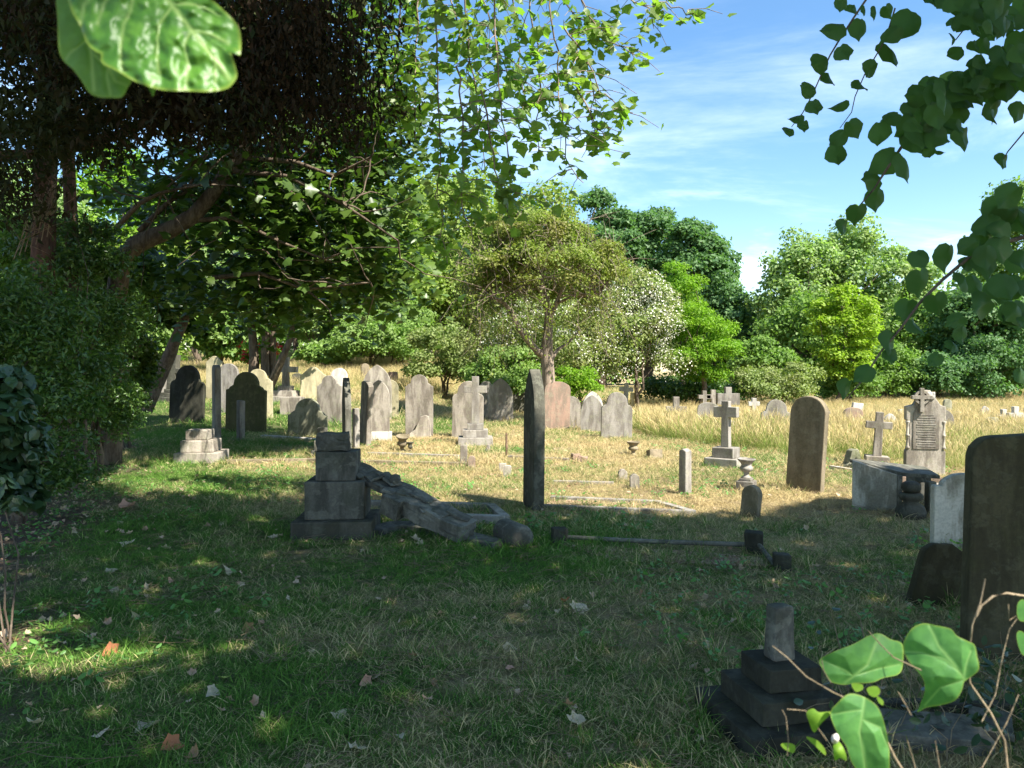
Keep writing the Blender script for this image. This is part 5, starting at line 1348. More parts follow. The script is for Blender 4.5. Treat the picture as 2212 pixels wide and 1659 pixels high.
# hanging plane twigs
strands = [([(941, -60), (943, 60), (945, 119), (950, 220), (953, 317), (941, 417), (955, 500), (969, 565)], 7.0, 1.0),
    ([(1005, -60), (1012, 80), (1028, 200), (1040, 290), (1050, 370)], 7.4, 1.3), ([(1064, -60), (1072, 100), (1080, 220), (1100, 350), (1106, 470)], 7.0, 1.4),
    ([(1136, -60), (1160, 80), (1168, 200), (1160, 270), (1168, 335)], 7.6, 1.2), ([(1183, -60), (1195, 60), (1205, 170), (1219, 278), (1224, 350), (1262, 392)], 7.3, 1.3),
    ([(1230, -60), (1270, 30), (1310, 90), (1375, 128)], 7.6, 1.5), ([(1215, 60), (1270, 130), (1300, 200), (1366, 247)], 7.5, 1.5), ([(1230, 160), (1270, 230), (1290, 280), (1312, 290)], 7.4, 1.3),
    ([(1300, -60), (1370, 5), (1410, 20), (1414, 62)], 7.8, .8), ([(1340, -40), (1420, 0), (1470, 20), (1492, 34)], 7.8, .8),
    ([(906, -60), (900, 80), (895, 180), (898, 300)], 7.8, 1.2), ([(985, 140), (1003, 240), (1000, 330), (996, 430), (1026, 525)], 6.8, 1.1), ([(1040, 190), (1060, 300), (1080, 400), (1098, 470)], 6.6, 1.2),
    ([(870, -60), (860, 100), (850, 200), (880, 260)], 8.2, 1.5), ([(1100, -60), (1120, 80), (1125, 180), (1140, 260)], 8.0, 1.5), ([(1030, -40), (1060, 60), (1090, 140), (1110, 200)], 8.2, 1.5),
    ([(960, -50), (990, 60), (1010, 130), (1020, 190)], 8.0, 1.5), ([(840, 60), (860, 180), (880, 250), (890, 290)], 8.4, 1.6), ([(1180, -50), (1250, 40), (1290, 60), (1330, 75)], 8.0, 1.5), ([(1240, 90), (1280, 170), (1275, 240), (1290, 330)], 7.7, 1.3)]
segs = []; LP = []
for pts, dist, dens in strands:
    w = [np.array(atd(a, b, dist + g6.normal() * .06)) for a, b in pts]
    w = np.array(w); tt = np.linspace(0, 1, len(w)); t2 = np.linspace(0, 1, len(w) * 3)
    w2 = np.stack([np.interp(t2, tt, w[:, i]) for i in range(3)], 1) + g6.normal(size=(len(t2), 3)) * .012
    segs.append((w2, .009, .004, 5))
    ln = np.linalg.norm(np.diff(w2, axis=0), axis=1).sum(); nsub = int(ln / .085 * dens * 1.15)
    for q in range(nsub):
        t = g6.random(); j = int(t * (len(w2) - 1)); s_ = w2[j]
        out_ = g6.normal(size=3) * np.array([.17, .17, .07]) + np.array([.03, 0, -.10]); e = s_ + out_ * (1.25 - .5 * t)
        segs.append((np.array([s_, (s_ + e) / 2 + np.array([0, 0, .03]), e]), .0045, .0025, 4))
        for k in range(g6.integers(2, 5)):
            LP.append((e * (1 - .3 * k) + s_ * .3 * k + g6.normal(size=3) * .04, g6.uniform(.07, .135)))
limb_obj('twigs', segs, BARK_GREY, plane, TREE_PLANE)['kind'] = 'stuff'
maple_me = []
for k in range(5):
    me = curled_leaf('leaf', 1.0, 700 + k); me.materials.append(L['plane']); maple_me.append(me)
    for q in me.vertices: q.co.z = (q.co.z - .008) * .7
def leaf_part(me, root, base_, pos, size, nrm, yd, name='leaf'):
    n_ = Vector(nrm).normalized(); y_ = Vector(yd); y_ = (y_ - n_ * y_.dot(n_)).normalized(); x_ = y_.cross(n_)
    m4 = Matrix((x_, y_, n_)).transposed().to_4x4()
    o = bpy.data.objects.new(name, me); COL.objects.link(o); o.parent = root
    o.matrix_basis = Matrix.Translation(Vector(pos) - Vector(base_)) @ m4 @ Matrix.Scale(size, 4)
    return o
inview = [(p, s_) for p, s_ in LP]
inview.sort(key=lambda a: -a[1] / a[0][1])
for p, s_ in inview[:290]:
    leaf_part(maple_me[g6.integers(5)], plane, TREE_PLANE, p, s_, (g6.normal() * .6, -.5 + g6.normal() * .5, .6 + g6.normal() * .4), (g6.normal() * .5, g6.normal() * .4, -1))
rest = inview[290:]; rp = np.array([a for a, _ in rest]); rs = np.array([b for _, b in rest])
v, f = place(T_MAPLE, rp, rs, g6.normal(size=rp.shape) * .5 + np.array([0, -.4, .6]), g6.normal(size=rp.shape) * .45 + np.array([0, 0, -1.0]), g6)
me = mesh_np('leaf_clusters', v, [f]); me.transform(Matrix.Translation(-TREE_PLANE)); tag(link('leaf_clusters', me, L['plane'], plane), kind='stuff')

# near lime leaves
heart_me = []
for k in range(4):
    g_ = np.random.default_rng(800 + k); hv = T_HEART[0].copy()
    hv[:14, 0] *= 1 + g_.uniform(-.08, .08, 14); hv[:14, 1] *= 1 + g_.uniform(-.05, .05, 14); hv[:, 1] /= 1.0
    bm = bmesh.new(); vs = [bm.verts.new(q) for q in hv]
    for t in T_HEART[1]: bm.faces.new([vs[i] for i in t])
    bmesh.ops.subdivide_edges(bm, edges=bm.edges, cuts=2, use_grid_fill=True)
    for q in bm.verts: q.co.z += .05 * math.sin(q.co.y * 5 + k) + .035 * math.sin(q.co.x * 9 + k) * math.cos(q.co.y * 7) - .10 * q.co.x ** 2 - .16 * abs(q.co.x)
    me = bpy.data.meshes.new('leaf'); bm.to_mesh(me); bm.free(); me.materials.append(L['lime'])
    for q in me.polygons: q.use_smooth = True
    heart_me.append(me)
def z1(a, b): return 1591 + a * .2976, b * .2976
def z2(a, b): return 1536 + a * .3055, 384 + b * .3055
g7 = np.random.default_rng(909)
lime_leaves = []
def LL(px, py, spx, dist, ang=None, flat=None): lime_leaves.append((px, py, spx * (1.12 if dist > 2.5 else .92), dist, ang, flat))
for a, b, s_, an in ((760, 30, 100, -100), (840, 80, 110, -100), (930, 75, 75, -90), (1010, 95, 95, -85), (1105, 75, 95, -70), (1240, 150, 210, -110), (1130, 190, 150, -170), (1390, 45, 130, -90), (700, 228, 170, -160), (895, 205, 140, -85), (778, 380, 130, -80), (600, 458, 150, -150), (657, 590, 125, -75), (503, 665, 130, -160), (565, 780, 120, -75), (432, 852, 105, -140), (487, 915, 85, -80), (366, 968, 95, -160),
        (1090, 410, 200, -80), (975, 500, 130, -120), (870, 650, 130, -110), (740, 760, 130, -160), (850, 930, 130, -60), (735, 1000, 130, -120), (725, 1120, 150, -90), (1310, 690, 165, -170), (1250, 790, 110, -90), (1125, 840, 130, -170), (1020, 935, 160, -140), (1245, 925, 170, -160), (1095, 1100, 210, -150), (1190, 1225, 200, -110), (970, 1315, 160, -155), (1010, 1445, 150, -90), (890, 1560, 150, -80), (780, 1645, 110, -100),
        (1400, 800, 150, -100), (1310, 1050, 160, -80), (1430, 1010, 180, -90), (1648, 1000, 160, -90), (1570, 930, 150, -100), (1400, 1110, 90, -70), (1465, 1120, 60, -50), (1930, 1170, 120, -120), (1545, 290, 90, -150), (1590, 380, 110, -150), (1720, 340, 90, -100), (1800, 330, 120, -80), (1820, 260, 110, -60), (2060, 810, 140, -110), (1940, 680, 140, -90), (1940, 790, 150, -90), (1840, 820, 150, -90), (1750, 210, 110, -90), (2035, 600, 130, -80)):
    LL(*z1(a, b), s_ * .2976, 3.0 + g7.normal() * .12, an)
for q in range(70):       # the thick dark mass along the main twig
    t = g7.random(); bx_, by_ = (2087 * (1 - t) + 1330 * t, 380 * (1 - t) + 880 * t)
    LL(*z1(bx_ + g7.normal() * 75, by_ + g7.normal() * 75), g7.uniform(110, 190) * .2976, 2.9 + g7.normal() * .2, g7.uniform(-150, -50))
for q in range(34): LL(*z1(g7.uniform(1530, 1960), g7.uniform(-10, 200)), g7.uniform(130, 210) * .2976, 2.8 + g7.normal() * .15, g7.uniform(-130, -60))
for q in range(16): LL(*z1(g7.uniform(1960, 2200), g7.uniform(0, 700)), g7.uniform(110, 170) * .2976, 2.9 + g7.normal() * .15, g7.uniform(-130, -60))
for a, b, s_ in ((1465, 580, 170), (1660, 560, 220), (1810, 490, 170), (1740, 750, 200), (1500, 740, 230), (1590, 890, 190), (1380, 930, 180), (1410, 1060, 160), (1250, 1160, 190), (1270, 1260, 130), (1085, 1390, 170), (980, 1490, 160), (1580, 1270, 130), (1690, 1200, 130), (1770, 1110, 140), (1880, 900, 240), (1950, 340, 230), (1900, 440, 180), (2000, 230, 210), (2100, 130, 220), (1960, 660, 220), (2060, 780, 240), (2150, 600, 210), (1810, 610, 140), (2130, 950, 180), (1730, 1010, 150), (2190, 1400, 150), (2200, 1030, 120), (2100, 400, 240), (2050, 500, 220), (2180, 300, 220), (1940, 560, 190), (2170, 760, 220), (1860, 760, 180)):
    LL(*z2(a, b), s_ * .3055, 2.1 + g7.normal() * .08, g7.uniform(-170, -60))
for q in range(12): LL(*z2(g7.uniform(1920, 2240), g7.uniform(250, 980)), g7.uniform(170, 240) * .3055, 2.2 + g7.normal() * .12, g7.uniform(-150, -60))
for px, py, spx, dist, an, _ in lime_leaves:
    s_ = spx * dist / F_PX * 1.0; a = rad(an + g7.normal() * 12)
    yd = Vector((math.cos(a), g7.normal() * .25, math.sin(a)))
    c = atd(px, py, dist) - yd.normalized() * s_ * .45
    nn = (g7.normal() * .45, -1, .25 + g7.normal() * .35)
    leaf_part(heart_me[g7.integers(4)], lime, TREE_LIME, c, s_, nn, yd)
tws = []
def tw(pts, dist, r0, r1): tws.append((np.array([np.array(atd(a, b, dist)) for a, b in pts]), r0, r1, 5))
tw([z1(*q) for q in ((980, -60), (850, 130), (740, 300), (680, 400), (630, 510), (550, 690), (480, 820), (400, 920))], 3.02, .0045, .0016)
tw([z1(*q) for q in ((1150, 60), (1100, 225), (1050, 340), (930, 540), (860, 700), (835, 815), (750, 930))], 3.02, .0035, .0015)
tw([z1(*q) for q in ((2300, 150), (2087, 330), (1800, 500), (1600, 720), (1380, 860), (1210, 1050), (1070, 1260), (1000, 1370), (800, 1600))], 3.0, .014, .002)
tw([z1(*q) for q in ((2300, 700), (2087, 960), (1970, 1100), (1940, 1150))], 3.0, .004, .002)
tw([z1(*q) for q in ((1600, -100), (1700, 150), (1590, 290))], 2.9, .006, .002)
tw([z2(*q) for q in ((2500, 380), (2212, 420), (1900, 500), (1640, 720), (1480, 880), (1330, 1080), (1200, 1230), (1080, 1420), (960, 1560))], 2.12, .007, .0015)
# the boughs these twigs grow from, running back to the trunk outside the picture
outp, outn = [], []
for st_, en_ in ((tws[2][0][0], (5.6, -1.2, 5.6)), (tws[3][0][0], (5.2, -.6, 4.6)), (tws[5][0][0], (5.6, -1.0, 4.9)), (tws[0][0][0], (4.9, -.4, 6.2))):
    c_ = curve(st_, np.array(en_), .03, 9, rng=g7)
    tws.append((c_, .012, .035, 6))
    for q in range(170):
        t_ = g7.random() * .75; j_ = int(t_ * 8)
        v_ = c_[j_] + g7.normal(size=3) * .26
        if v_[1] < .1 or abs(v_[0]) / v_[1] > .72 or (v_[2] - EYE) / v_[1] > .56: outp.append(v_); outn.append(g7.normal(size=3) * .5 + np.array([0, -.6, .5]))
outp = np.array(outp); v, f = place(T_HEART, outp, g7.uniform(.05, .075, len(outp)), np.array(outn), g7.normal(size=outp.shape) * .4 + np.array([0, 0, -1.0]), g7)
me = mesh_np('leaf_clusters', v, [f]); me.transform(Matrix.Translation(-TREE_LIME)); tag(link('leaf_clusters', me, L['lime'], lime), kind='stuff')
for t_ in tws: limb_obj('twig', [t_], BARK, lime, TREE_LIME)

# ------------------------------------------------------------------ detailed near leaves
def veined_mat(name, c0, c1, vein, trans, rough, spec, back=None):
    m, nt = newmat(name)
    out = nd(nt, 'ShaderNodeOutputMaterial'); bs = nd(nt, 'ShaderNodeBsdfPrincipled')
    av = nd(nt, 'ShaderNodeAttribute', attribute_name='vein'); ae = nd(nt, 'ShaderNodeAttribute', attribute_name='edge')
    g = nd(nt, 'ShaderNodeNewGeometry'); n = mnoise(nt, g.outputs['Position'], 60, 4, .6); nf = mnoise(nt, g.outputs['Position'], 900, 3, .6)
    col = mixc(nt, mramp(nt, n, .35, .65), c0, c1)
    col = mixc(nt, av.outputs['Fac'], col, vein)
    col = mixc(nt, mm(nt, 'MULTIPLY', ae.outputs['Fac'], .6), col, (0.3, 0.36, 0.05))
    nt.links.new(col, bs.inputs['Base Color']); bs.inputs['Roughness'].default_value = rough; bs.inputs['Specular IOR Level'].default_value = spec
    bp = nd(nt, 'ShaderNodeBump'); bp.inputs['Strength'].default_value = .25; bp.inputs['Distance'].default_value = .001
    nt.links.new(nf, bp.inputs['Height']); nt.links.new(bp.outputs[0], bs.inputs['Normal'])
    tr = nd(nt, 'ShaderNodeBsdfTranslucent'); nt.links.new(mixc(nt, 1.0, col, (1.5, 1.9, .6), 'MULTIPLY'), tr.inputs['Color'])
    mx = nd(nt, 'ShaderNodeMixShader'); mx.inputs[0].default_value = trans
    nt.links.new(bs.outputs[0], mx.inputs[1]); nt.links.new(tr.outputs[0], mx.inputs[2]); nt.links.new(mx.outputs[0], out.inputs[0])
    return m
VM1 = veined_mat('glossy_puckered_leaf', (0.05, 0.15, 0.015), (0.10, 0.24, 0.025), (0.24, 0.36, 0.10), .25, .40, .45)
VM2 = veined_mat('pale_leaf_underside', (0.12, 0.22, 0.05), (0.16, 0.28, 0.07), (0.28, 0.38, 0.14), .4, .5, .3)
VM3 = veined_mat('bindweed_leaf', (0.07, 0.20, 0.05), (0.10, 0.26, 0.06), (0.18, 0.34, 0.10), .35, .5, .35)
VM4 = veined_mat('young_yellow_green_leaf', (0.16, 0.30, 0.03), (0.22, 0.36, 0.05), (0.3, 0.42, 0.1), .4, .45, .35)
def smooth_outline(pts, n):
    p = np.array(pts, float); k = len(p); out = []
    seg = np.linalg.norm(np.roll(p, -1, 0) - p, axis=1); cum = np.concatenate([[0], np.cumsum(seg)])
    for d in np.linspace(0, cum[-1], n, endpoint=False):
        i = int(np.searchsorted(cum, d, 'right') - 1); t = (d - cum[i]) / max(seg[i], 1e-6)
        p0, p1, p2, p3 = p[(i - 1) % k], p[i % k], p[(i + 1) % k], p[(i + 2) % k]
        out.append(.5 * ((2 * p1) + (p2 - p0) * t + (2 * p0 - 5 * p1 + 4 * p2 - p3) * t * t + (3 * p1 - p0 - 3 * p2 + p3) * t ** 3))
    return np.array(out)
def big_leaf(name, outline, center, dist, mat, parent, base_, veins=(), pucker=.0, cup=.0, tilt=(0, 0), vw=3.5, serr=0.0, slope=(0, 0), rings=46, nper=200):
    """a leaf blade with real relief, traced outline in picture units at its own distance"""
    s = dist / F_PX; o = smooth_outline(outline, nper); c = np.array(center, float)
    if serr:
        d = o - c; d /= np.linalg.norm(d, axis=1)[:, None]; o = o + d * (serr * (np.abs(((np.arange(nper) * .5) % 1) - .5) * 2 - .5))[:, None]
    V = [[c[0], c[1]]]; E = [0.0]
    for r_ in range(1, rings + 1):
        t = r_ / rings; ring = c + (o - c) * t; V += ring.tolist(); E += [max(0, (t - .95) / .05)] * nper
    V = np.array(V); E = np.array(E)
    dv = np.full(len(V), 1e9); main_d = np.full(len(V), 1e9)
    for vi, vl in enumerate(veins):
        vl = np.array(vl, float)
        for a, b in zip(vl[:-1], vl[1:]):
            ab = b - a; t = np.clip(((V - a) @ ab) / (ab @ ab), 0, 1); dd = np.linalg.norm(V - (a + t[:, None] * ab), axis=1)
            dv = np.minimum(dv, dd * (1.0 if vi else .6))
    vein = np.exp(-(dv / vw) ** 2) if veins else np.zeros(len(V))
    relief = np.zeros(len(V))
    if veins: relief += np.minimum(dv, 26) / 26 * 9 * (1 if pucker else .5)
    if pucker:
        relief += pucker * (fbm(V[:, 0] / 30, V[:, 1] / 30, 12, 2) - .5) * 24 * (1 - vein)
        relief += pucker * (fbm(V[:, 0] / 15, V[:, 1] / 15, 13, 2) - .5) * 3 * (1 - vein)
    rr = np.linalg.norm(V - c, axis=1); relief += -cup * (rr / rr.max()) ** 2 * 60
    relief += slope[0] * (V[:, 0] - c[0]) + slope[1] * (V[:, 1] - c[1])
    x = (V[:, 0] - CX) * s; z = EYE - (V[:, 1] - 795) * s; y = dist - relief * s
    # stay on the sight line so that the outline keeps its size in depth
    x = x * (y / dist); z = EYE + (z - EYE) * (y / dist)
    vv = np.stack([x, y, z], 1) - np.array(base_)
    tri = np.array([(0, 1 + k, 1 + (k + 1) % nper) for k in range(nper)])
    i = np.arange(rings - 1)[:, None] * nper + 1; j = np.arange(nper)[None]; j2 = (j + 1) % nper
    quad = np.stack([i + j, i + nper + j, i + nper + j2, i + j2], -1).reshape(-1, 4)
    me = mesh_np(name, vv, [tri, quad], {'vein': vein, 'edge': E}, smooth=True)
    return link(name, me, mat, parent)
hb = (-.35, .45, 2.3)
hang = empty('hanging_leafy_shoot', hb); tag(hang, 'big glossy puckered green leaf hanging close to the lens, upper left', 'leaf shoot')
big_leaf('leaf', [(150, -60), (300, -90), (400, -40), (455, 0), (490, 30), (519, 62), (526, 92), (524, 126), (518, 118), (512, 108), (506, 122), (514, 150), (517, 170), (506, 188), (490, 198), (450, 203), (400, 201), (370, 201), (342, 196), (300, 182), (262, 160), (228, 142), (226, 122), (216, 118), (196, 100), (180, 60), (160, 20)],
         (350, 60), .50, VM1, hang, hb, pucker=1.0, cup=.5, serr=.0, vw=3.0, slope=(-.10, .22),
         veins=[[(340, -30), (380, 20), (420, 72), (455, 115), (500, 175)], [(300, -20), (290, 30), (275, 60), (268, 110), (270, 150), (276, 158)], [(420, 72), (405, 100), (412, 150), (408, 190)], [(380, 20), (350, 60), (345, 120), (350, 165)], [(455, 115), (470, 140), (470, 185)], [(420, 72), (460, 80), (500, 100)], [(380, 15), (430, 18), (480, 40)], [(225, -20), (190, 20), (183, 60), (185, 110)], [(340, -30), (260, -20), (230, 20), (220, 60)]])
big_leaf('leaf', [(136, -40), (200, -60), (240, 20), (262, 100), (280, 150), (292, 175), (282, 195), (270, 214), (245, 216), (220, 214), (200, 205), (185, 182), (165, 155), (148, 140), (136, 115), (134, 60)],
         (200, 100), .515, VM2, hang, hb, pucker=.35, cup=.3, vw=2.4, slope=(-.05, .16), veins=[[(190, -20), (195, 60), (205, 130), (210, 200)], [(205, 120), (240, 150), (255, 180), (280, 190)], [(200, 90), (160, 120), (150, 135)], [(240, 150), (238, 170), (245, 210)]])
big_leaf('leaf', [(318, 180), (345, 190), (341, 200), (336, 213), (330, 200)], (333, 194), .52, VM2, hang, hb, rings=8, nper=40)
hs0 = P3([(380, -300, .60), (345, -160, .56), (335, -70, .53)])
limb_obj('stem', [(hs0, .0022, .0012, 6), (curve(hs0[0], np.array([-.9, -.4, 5.9]), .04, 9, rng=g7), .0022, .012, 6)], BARK_PALE, hang, hb)

bb = (.62, .95, hz(.62, .95))
bw = empty('bindweed', bb); tag(bw, 'bindweed with large heart shaped leaves on thin stems, close at the lower right', 'climbing plant')
D_ = .8
big_leaf('leaf', [(1958, 1392), (1975, 1362), (2000, 1350), (2030, 1355), (2060, 1362), (2075, 1378), (2100, 1390), (2113, 1398), (2118, 1420), (2122, 1452), (2095, 1475), (2090, 1480), (2085, 1500), (2070, 1520), (2040, 1530), (2010, 1535), (1990, 1545), (1995, 1530), (2005, 1500), (2000, 1470), (1975, 1440), (1960, 1415)], (2045, 1445), D_, VM3, bw, bb, cup=.6, vw=2.2, slope=(.35, .1), pucker=.15,
         veins=[[(2092, 1472), (2060, 1430), (2035, 1400), (2015, 1356)], [(2085, 1462), (2050, 1430), (2000, 1415), (1960, 1412)], [(2090, 1470), (2095, 1440), (2105, 1410)], [(2088, 1475), (2040, 1490), (2005, 1530)]])
big_leaf('leaf', [(1775, 1432), (1800, 1415), (1850, 1395), (1880, 1378), (1905, 1372), (1930, 1385), (1955, 1395), (1958, 1430), (1950, 1460), (1915, 1470), (1890, 1480), (1850, 1482), (1830, 1485), (1800, 1478), (1785, 1455)], (1865, 1430), .88, VM3, bw, bb, cup=.5, vw=2, slope=(-.1, .2), pucker=.15, veins=[[(1830, 1482), (1880, 1440), (1905, 1375)], [(1850, 1465), (1900, 1450), (1950, 1440)], [(1850, 1465), (1815, 1445), (1785, 1432)]])
big_leaf('leaf', [(1800, 1548), (1815, 1525), (1840, 1505), (1870, 1510), (1900, 1530), (1915, 1560), (1925, 1600), (1930, 1640), (1925, 1700), (1880, 1690), (1850, 1660), (1835, 1620), (1815, 1590)], (1865, 1590), .76, VM3, bw, bb, cup=.6, vw=2.2, slope=(.2, .1), pucker=.15, veins=[[(1875, 1510), (1865, 1590), (1880, 1680)], [(1870, 1540), (1830, 1545), (1805, 1550)], [(1868, 1560), (1910, 1580), (1925, 1620)]])
big_leaf('leaf', [(1748, 1546), (1762, 1537), (1775, 1545), (1798, 1544), (1798, 1552), (1780, 1570), (1765, 1590), (1755, 1570)], (1772, 1556), .78, VM4, bw, bb, rings=10, nper=60, cup=.3)
big_leaf('leaf', [(1846, 1483), (1868, 1484), (1870, 1495), (1855, 1500)], (1860, 1490), .8, VM4, bw, bb, rings=8, nper=40)
big_leaf('leaf', [(1880, 1492), (1900, 1488), (1908, 1500), (1898, 1512), (1884, 1506)], (1893, 1500), .8, VM4, bw, bb, rings=8, nper=40)
big_leaf('leaf', [(1902, 1510), (1915, 1520), (1914, 1530), (1904, 1522)], (1909, 1520), .8, VM4, bw, bb, rings=8, nper=40)
big_leaf('leaf', [(1693, 1615), (1712, 1613), (1724, 1620), (1720, 1635), (1700, 1626)], (1710, 1622), .8, VM4, bw, bb, rings=8, nper=40)
big_leaf('leaf', [(1748, 1600), (1770, 1606), (1788, 1625), (1790, 1640), (1770, 1622)], (1770, 1617), .8, VM4, bw, bb, rings=8, nper=40)
big_leaf('leaf', [(2206, 1305), (2220, 1300), (2230, 1340), (2212, 1345), (2204, 1330)], (2216, 1322), .8, VM3, bw, bb, rings=10, nper=50)
big_leaf('leaf', [(2204, 1372), (2216, 1368), (2230, 1390), (2220, 1420), (2208, 1400)], (2216, 1392), .8, VM3, bw, bb, rings=10, nper=50)
# the white bud
big_leaf('flower_bud', [(1803, 1598), (1815, 1592), (1820, 1605), (1812, 1618), (1804, 1612)], (1811, 1605), .8, S['white'], bw, bb, rings=8, nper=40, cup=.5)
big_leaf('leaf', [(1808, 1615), (1820, 1610), (1834, 1635), (1836, 1652), (1822, 1646), (1812, 1652), (1808, 1640)], (1821, 1634), .8, VM4, bw, bb, rings=10, nper=50, cup=.4)
stems = [([(1668, 1395), (1700, 1420), (1742, 1462), (1800, 1496), (1830, 1510), (1868, 1540)], .0007, .0013), ([(1868, 1538), (1890, 1570), (1915, 1600), (1935, 1640), (1960, 1680)], .0016, .0022),
         ([(1875, 1362), (1900, 1390), (1930, 1420), (1990, 1448)], .0006, .001), ([(2128, 1250), (2118, 1300), (2100, 1350), (2095, 1400), (2092, 1445), (2095, 1475)], .0010, .0014),
         ([(2108, 1332), (2120, 1308), (2145, 1288), (2175, 1281), (2230, 1290)], .0018, .0014), ([(2095, 1475), (2105, 1490), (2140, 1540), (2170, 1600), (2180, 1700)], .0014, .0018), ([(2014, 1352), (2050, 1410), (2090, 1465)], .0009, .0012),
         ([(2178, 1305), (2180, 1340), (2195, 1330)], .0007, .0007), ([(2198, 1335), (2180, 1360), (2165, 1420), (2150, 1500), (2120, 1560)], .0006, .0010), ([(1786, 1600), (1740, 1535), (1700, 1532)], .0006, .0006), ([(1700, 1632), (1703, 1600), (1698, 1550), (1690, 1534)], .0006, .0005),
         ([(1940, 1495), (1955, 1520), (1968, 1545)], .0008, .0008), ([(2010, 1485), (2060, 1500), (2065, 1502)], .0008, .0008), ([(2200, 1500), (2175, 1560), (2120, 1660)], .0009, .0009), ([(1775, 1425), (1780, 1450), (1795, 1475)], .0006, .0006), ([(1960, 1600), (1975, 1650), (1985, 1700)], .0007, .0007), ([(2020, 1600), (2030, 1660), (2032, 1700)], .0007, .0007)]
for lst, r0, r1 in stems:
    pts = P3([(a, b, .8 if a < 2000 else .82) for a, b in lst]); limb_obj('stem', [(pts, r0 * .75, r1 * .75, 7)], BARK_PALE, bw, bb)
# the plant below the picture: stems down to the ground with more leaves
lowp = []
for a, b in ((1960, 1680), (2180, 1700), (1985, 1700), (2032, 1700), (2120, 1660), (1880, 1690)):
    q_ = np.array(atd(a, b, .81)); c_ = curve(q_, np.array(bb) + g7.normal(size=3) * np.array([.10, .08, 0]), .06, 10, rng=g7)
    limb_obj('stem', [(c_, .0017, .0030, 6)], BARK_PALE, bw, bb)
    for k in range(1, 10):
        for w in range(3):
            v_ = c_[k] + g7.normal(size=3) * np.array([.09, .08, .05])
            if v_[1] > .3 and (EYE - v_[2]) / v_[1] > .60: lowp.append(v_)
lowp = np.array(lowp); v, f = place(T_HEART, lowp, g7.uniform(.05, .09, len(lowp)), g7.normal(size=lowp.shape) * .5 + np.array([0, -.5, .7]), g7.normal(size=lowp.shape) * .5 + np.array([0, 0, -1.0]), g7)
me = mesh_np('leaf_clusters', v, [f]); me.transform(Matrix.Translation(-Vector(bb))); tag(link('leaf_clusters', me, L['weed'], bw), kind='stuff')
# low undergrowth behind the bindweed
g8 = np.random.default_rng(1010)
ub_ = (2.15, 3.35, hz(2.15, 3.35))
un = empty('nettle_bush', ub_); tag(un, 'dark tangle of stems and leaves at the foot of the big dark headstone', 'undergrowth')
p = np.array(ub_) + g8.normal(size=(500, 3)) * np.array([.35, .3, .10]) + np.array([0, 0, .10])
o = foliage('crown', p, g8.normal(size=p.shape) * .4, (.03, .07), T_OVAL, L['ivy'], un, g8, .8, .5); o.data.transform(Matrix.Translation(-Vector(ub_)))
T = Tubes()
for q in range(46):
    s_ = np.array(ub_) + g8.normal(size=3) * np.array([.45, .35, 0]); s_[2] = ub_[2]
    T.add(curve(s_, s_ + g8.normal(size=3) * np.array([.16, .14, .05]) + np.array([0, 0, g8.uniform(.15, .55)]), .1, 5, rng=g8), np.linspace(.003, .0012, 5), 4)
me = T.mesh('stems'); me.transform(Matrix.Translation(-Vector(ub_))); tag(link('stems', me, BARK_PALE, un), kind='stuff')

# ------------------------------------------------------------------ single fallen leaves
def flat_mat(name, col, col2):
    return leaf_mat(name, col, col2, col2, trans=.12, rough=.7, nscale=30)
FL = dict(tan=flat_mat('tan_dead_leaf', (.40, .31, .20), (.54, .43, .30)), brown=flat_mat('brown_dead_leaf', (.22, .13, .07), (.32, .19, .10)), rust=flat_mat('rust_dead_leaf', (.30, .10, .045), (.38, .15, .07)),
          grey=flat_mat('grey_dead_leaf', (.30, .25, .18), (.42, .35, .25)), pinkish=flat_mat('pinkish_dead_leaf', (.42, .22, .15), (.5, .28, .2)), lemon=flat_mat('yellow_green_fallen_leaf', (.30, .36, .06), (.4, .42, .1)))
fl_me = {}
for kx_, m_ in FL.items():
    for v_ in range(3):
        me = curled_leaf('fallen_leaf', 1.0, 900 + v_ + len(fl_me)); me.materials.append(m_); fl_me[(kx_, v_)] = me
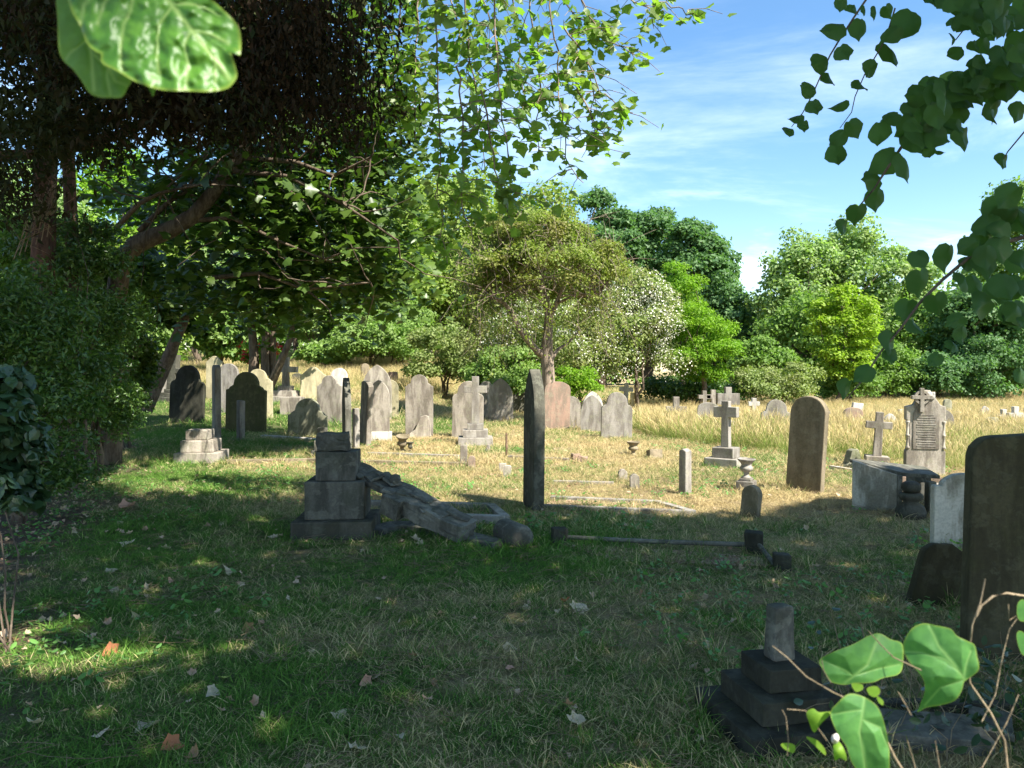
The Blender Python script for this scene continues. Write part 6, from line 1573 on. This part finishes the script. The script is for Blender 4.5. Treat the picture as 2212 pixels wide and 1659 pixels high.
LEAF_AT = [(266, 1103, 'pinkish', 34), (480, 1134, 'tan', 20), (279, 1177, 'tan', 32), (350, 1188, 'tan', 24), (245, 1236, 'grey', 30), (491, 1244, 'tan', 30), (242, 1281, 'grey', 26), (324, 1283, 'grey', 26), (320, 1342, 'grey', 44), (17, 1389, 'brown', 30),
    (223, 1417, 'rust', 40), (524, 1368, 'brown', 32), (571, 1355, 'pinkish', 22), (487, 1476, 'lemon', 26), (472, 1506, 'grey', 34), (673, 1417, 'tan', 22), (781, 1480, 'pinkish', 28), (729, 1549, 'tan', 42), (93, 1577, 'tan', 34), (208, 1607, 'tan', 38), (309, 1592, 'grey', 50),
    (351, 1625, 'rust', 46), (409, 1645, 'brown', 36), (755, 1632, 'tan', 44), (599, 1168, 'tan', 20), (372, 1261, 'pinkish', 18), (1243, 1329, 'tan', 38), (1263, 1573, 'tan', 42), (1241, 1543, 'brown', 28), (1142, 1317, 'tan', 20), (1106, 1406, 'tan', 30), (1445, 1350, 'tan', 28),
    (1225, 1309, 'rust', 22), (1110, 1456, 'pinkish', 20), (931, 1481, 'brown', 20), (915, 1180, 'tan', 18), (1255, 1446, 'tan', 22), (1522, 1402, 'tan', 20), (1378, 1287, 'brown', 20), (1090, 1243, 'tan', 18), (898, 1177, 'tan', 20), (1030, 1125, 'pinkish', 18), (1660, 1555, 'tan', 26), (900, 1430, 'brown', 18), (620, 1300, 'tan', 16), (160, 1330, 'brown', 24), (560, 1560, 'tan', 20), (860, 1600, 'grey', 24)]
place_words = {True: 'near the bottom of the picture', False: 'in the middle of the lawn'}
cnt = {}
for px, py, c_, spx in LEAF_AT:
    q = at(px, py); s_ = spx * mpp(q.y) * 1.12
    o = bpy.data.objects.new('fallen_leaf', fl_me[(c_, g8.integers(3))]); COL.objects.link(o)
    o.location = q + Vector((0, 0, .028)); o.scale = (s_,) * 3
    o.rotation_euler = (g8.normal() * .45 - .25, g8.normal() * .45, g8.uniform(0, 6.28))
    w = {'tan': 'pale tan', 'brown': 'brown', 'rust': 'rust orange', 'grey': 'greyish', 'pinkish': 'pinkish brown', 'lemon': 'yellow green'}[c_]
    lr = 'left' if px < 450 else ('left of centre' if px < 850 else ('centre' if px < 1350 else 'right'))
    dpt = 'far' if py < 1200 else ('mid distance' if py < 1420 else 'near')
    cnt.setdefault((w, lr, dpt), []).append(o)
ordw = ['first', 'second', 'third', 'fourth', 'fifth', 'sixth', 'seventh', 'eighth']
for (w, lr, dpt), lst in cnt.items():
    lst.sort(key=lambda o: o.location.x / o.location.y)
    for k, o in enumerate(lst):
        pos = {'left': 'at left', 'left of centre': 'left of centre', 'centre': 'at the centre', 'right': 'at right'}[lr]
        dd = {'far': 'far up the shade', 'mid distance': 'halfway up', 'near': 'near the viewer'}[dpt]
        pre = '' if len(lst) == 1 else ordw[k] + ' from the left of the '
        tag(o, ('%s%s curled fallen leaf %s, %s' if len(lst) == 1 else '%s%s leaves %s, %s') % (pre, w, pos, dd), 'fallen leaf', 'fallen leaves on the shaded lawn')
print('TRIS', sum(len(o.data.polygons) for o in scene.objects if o.type == 'MESH'))
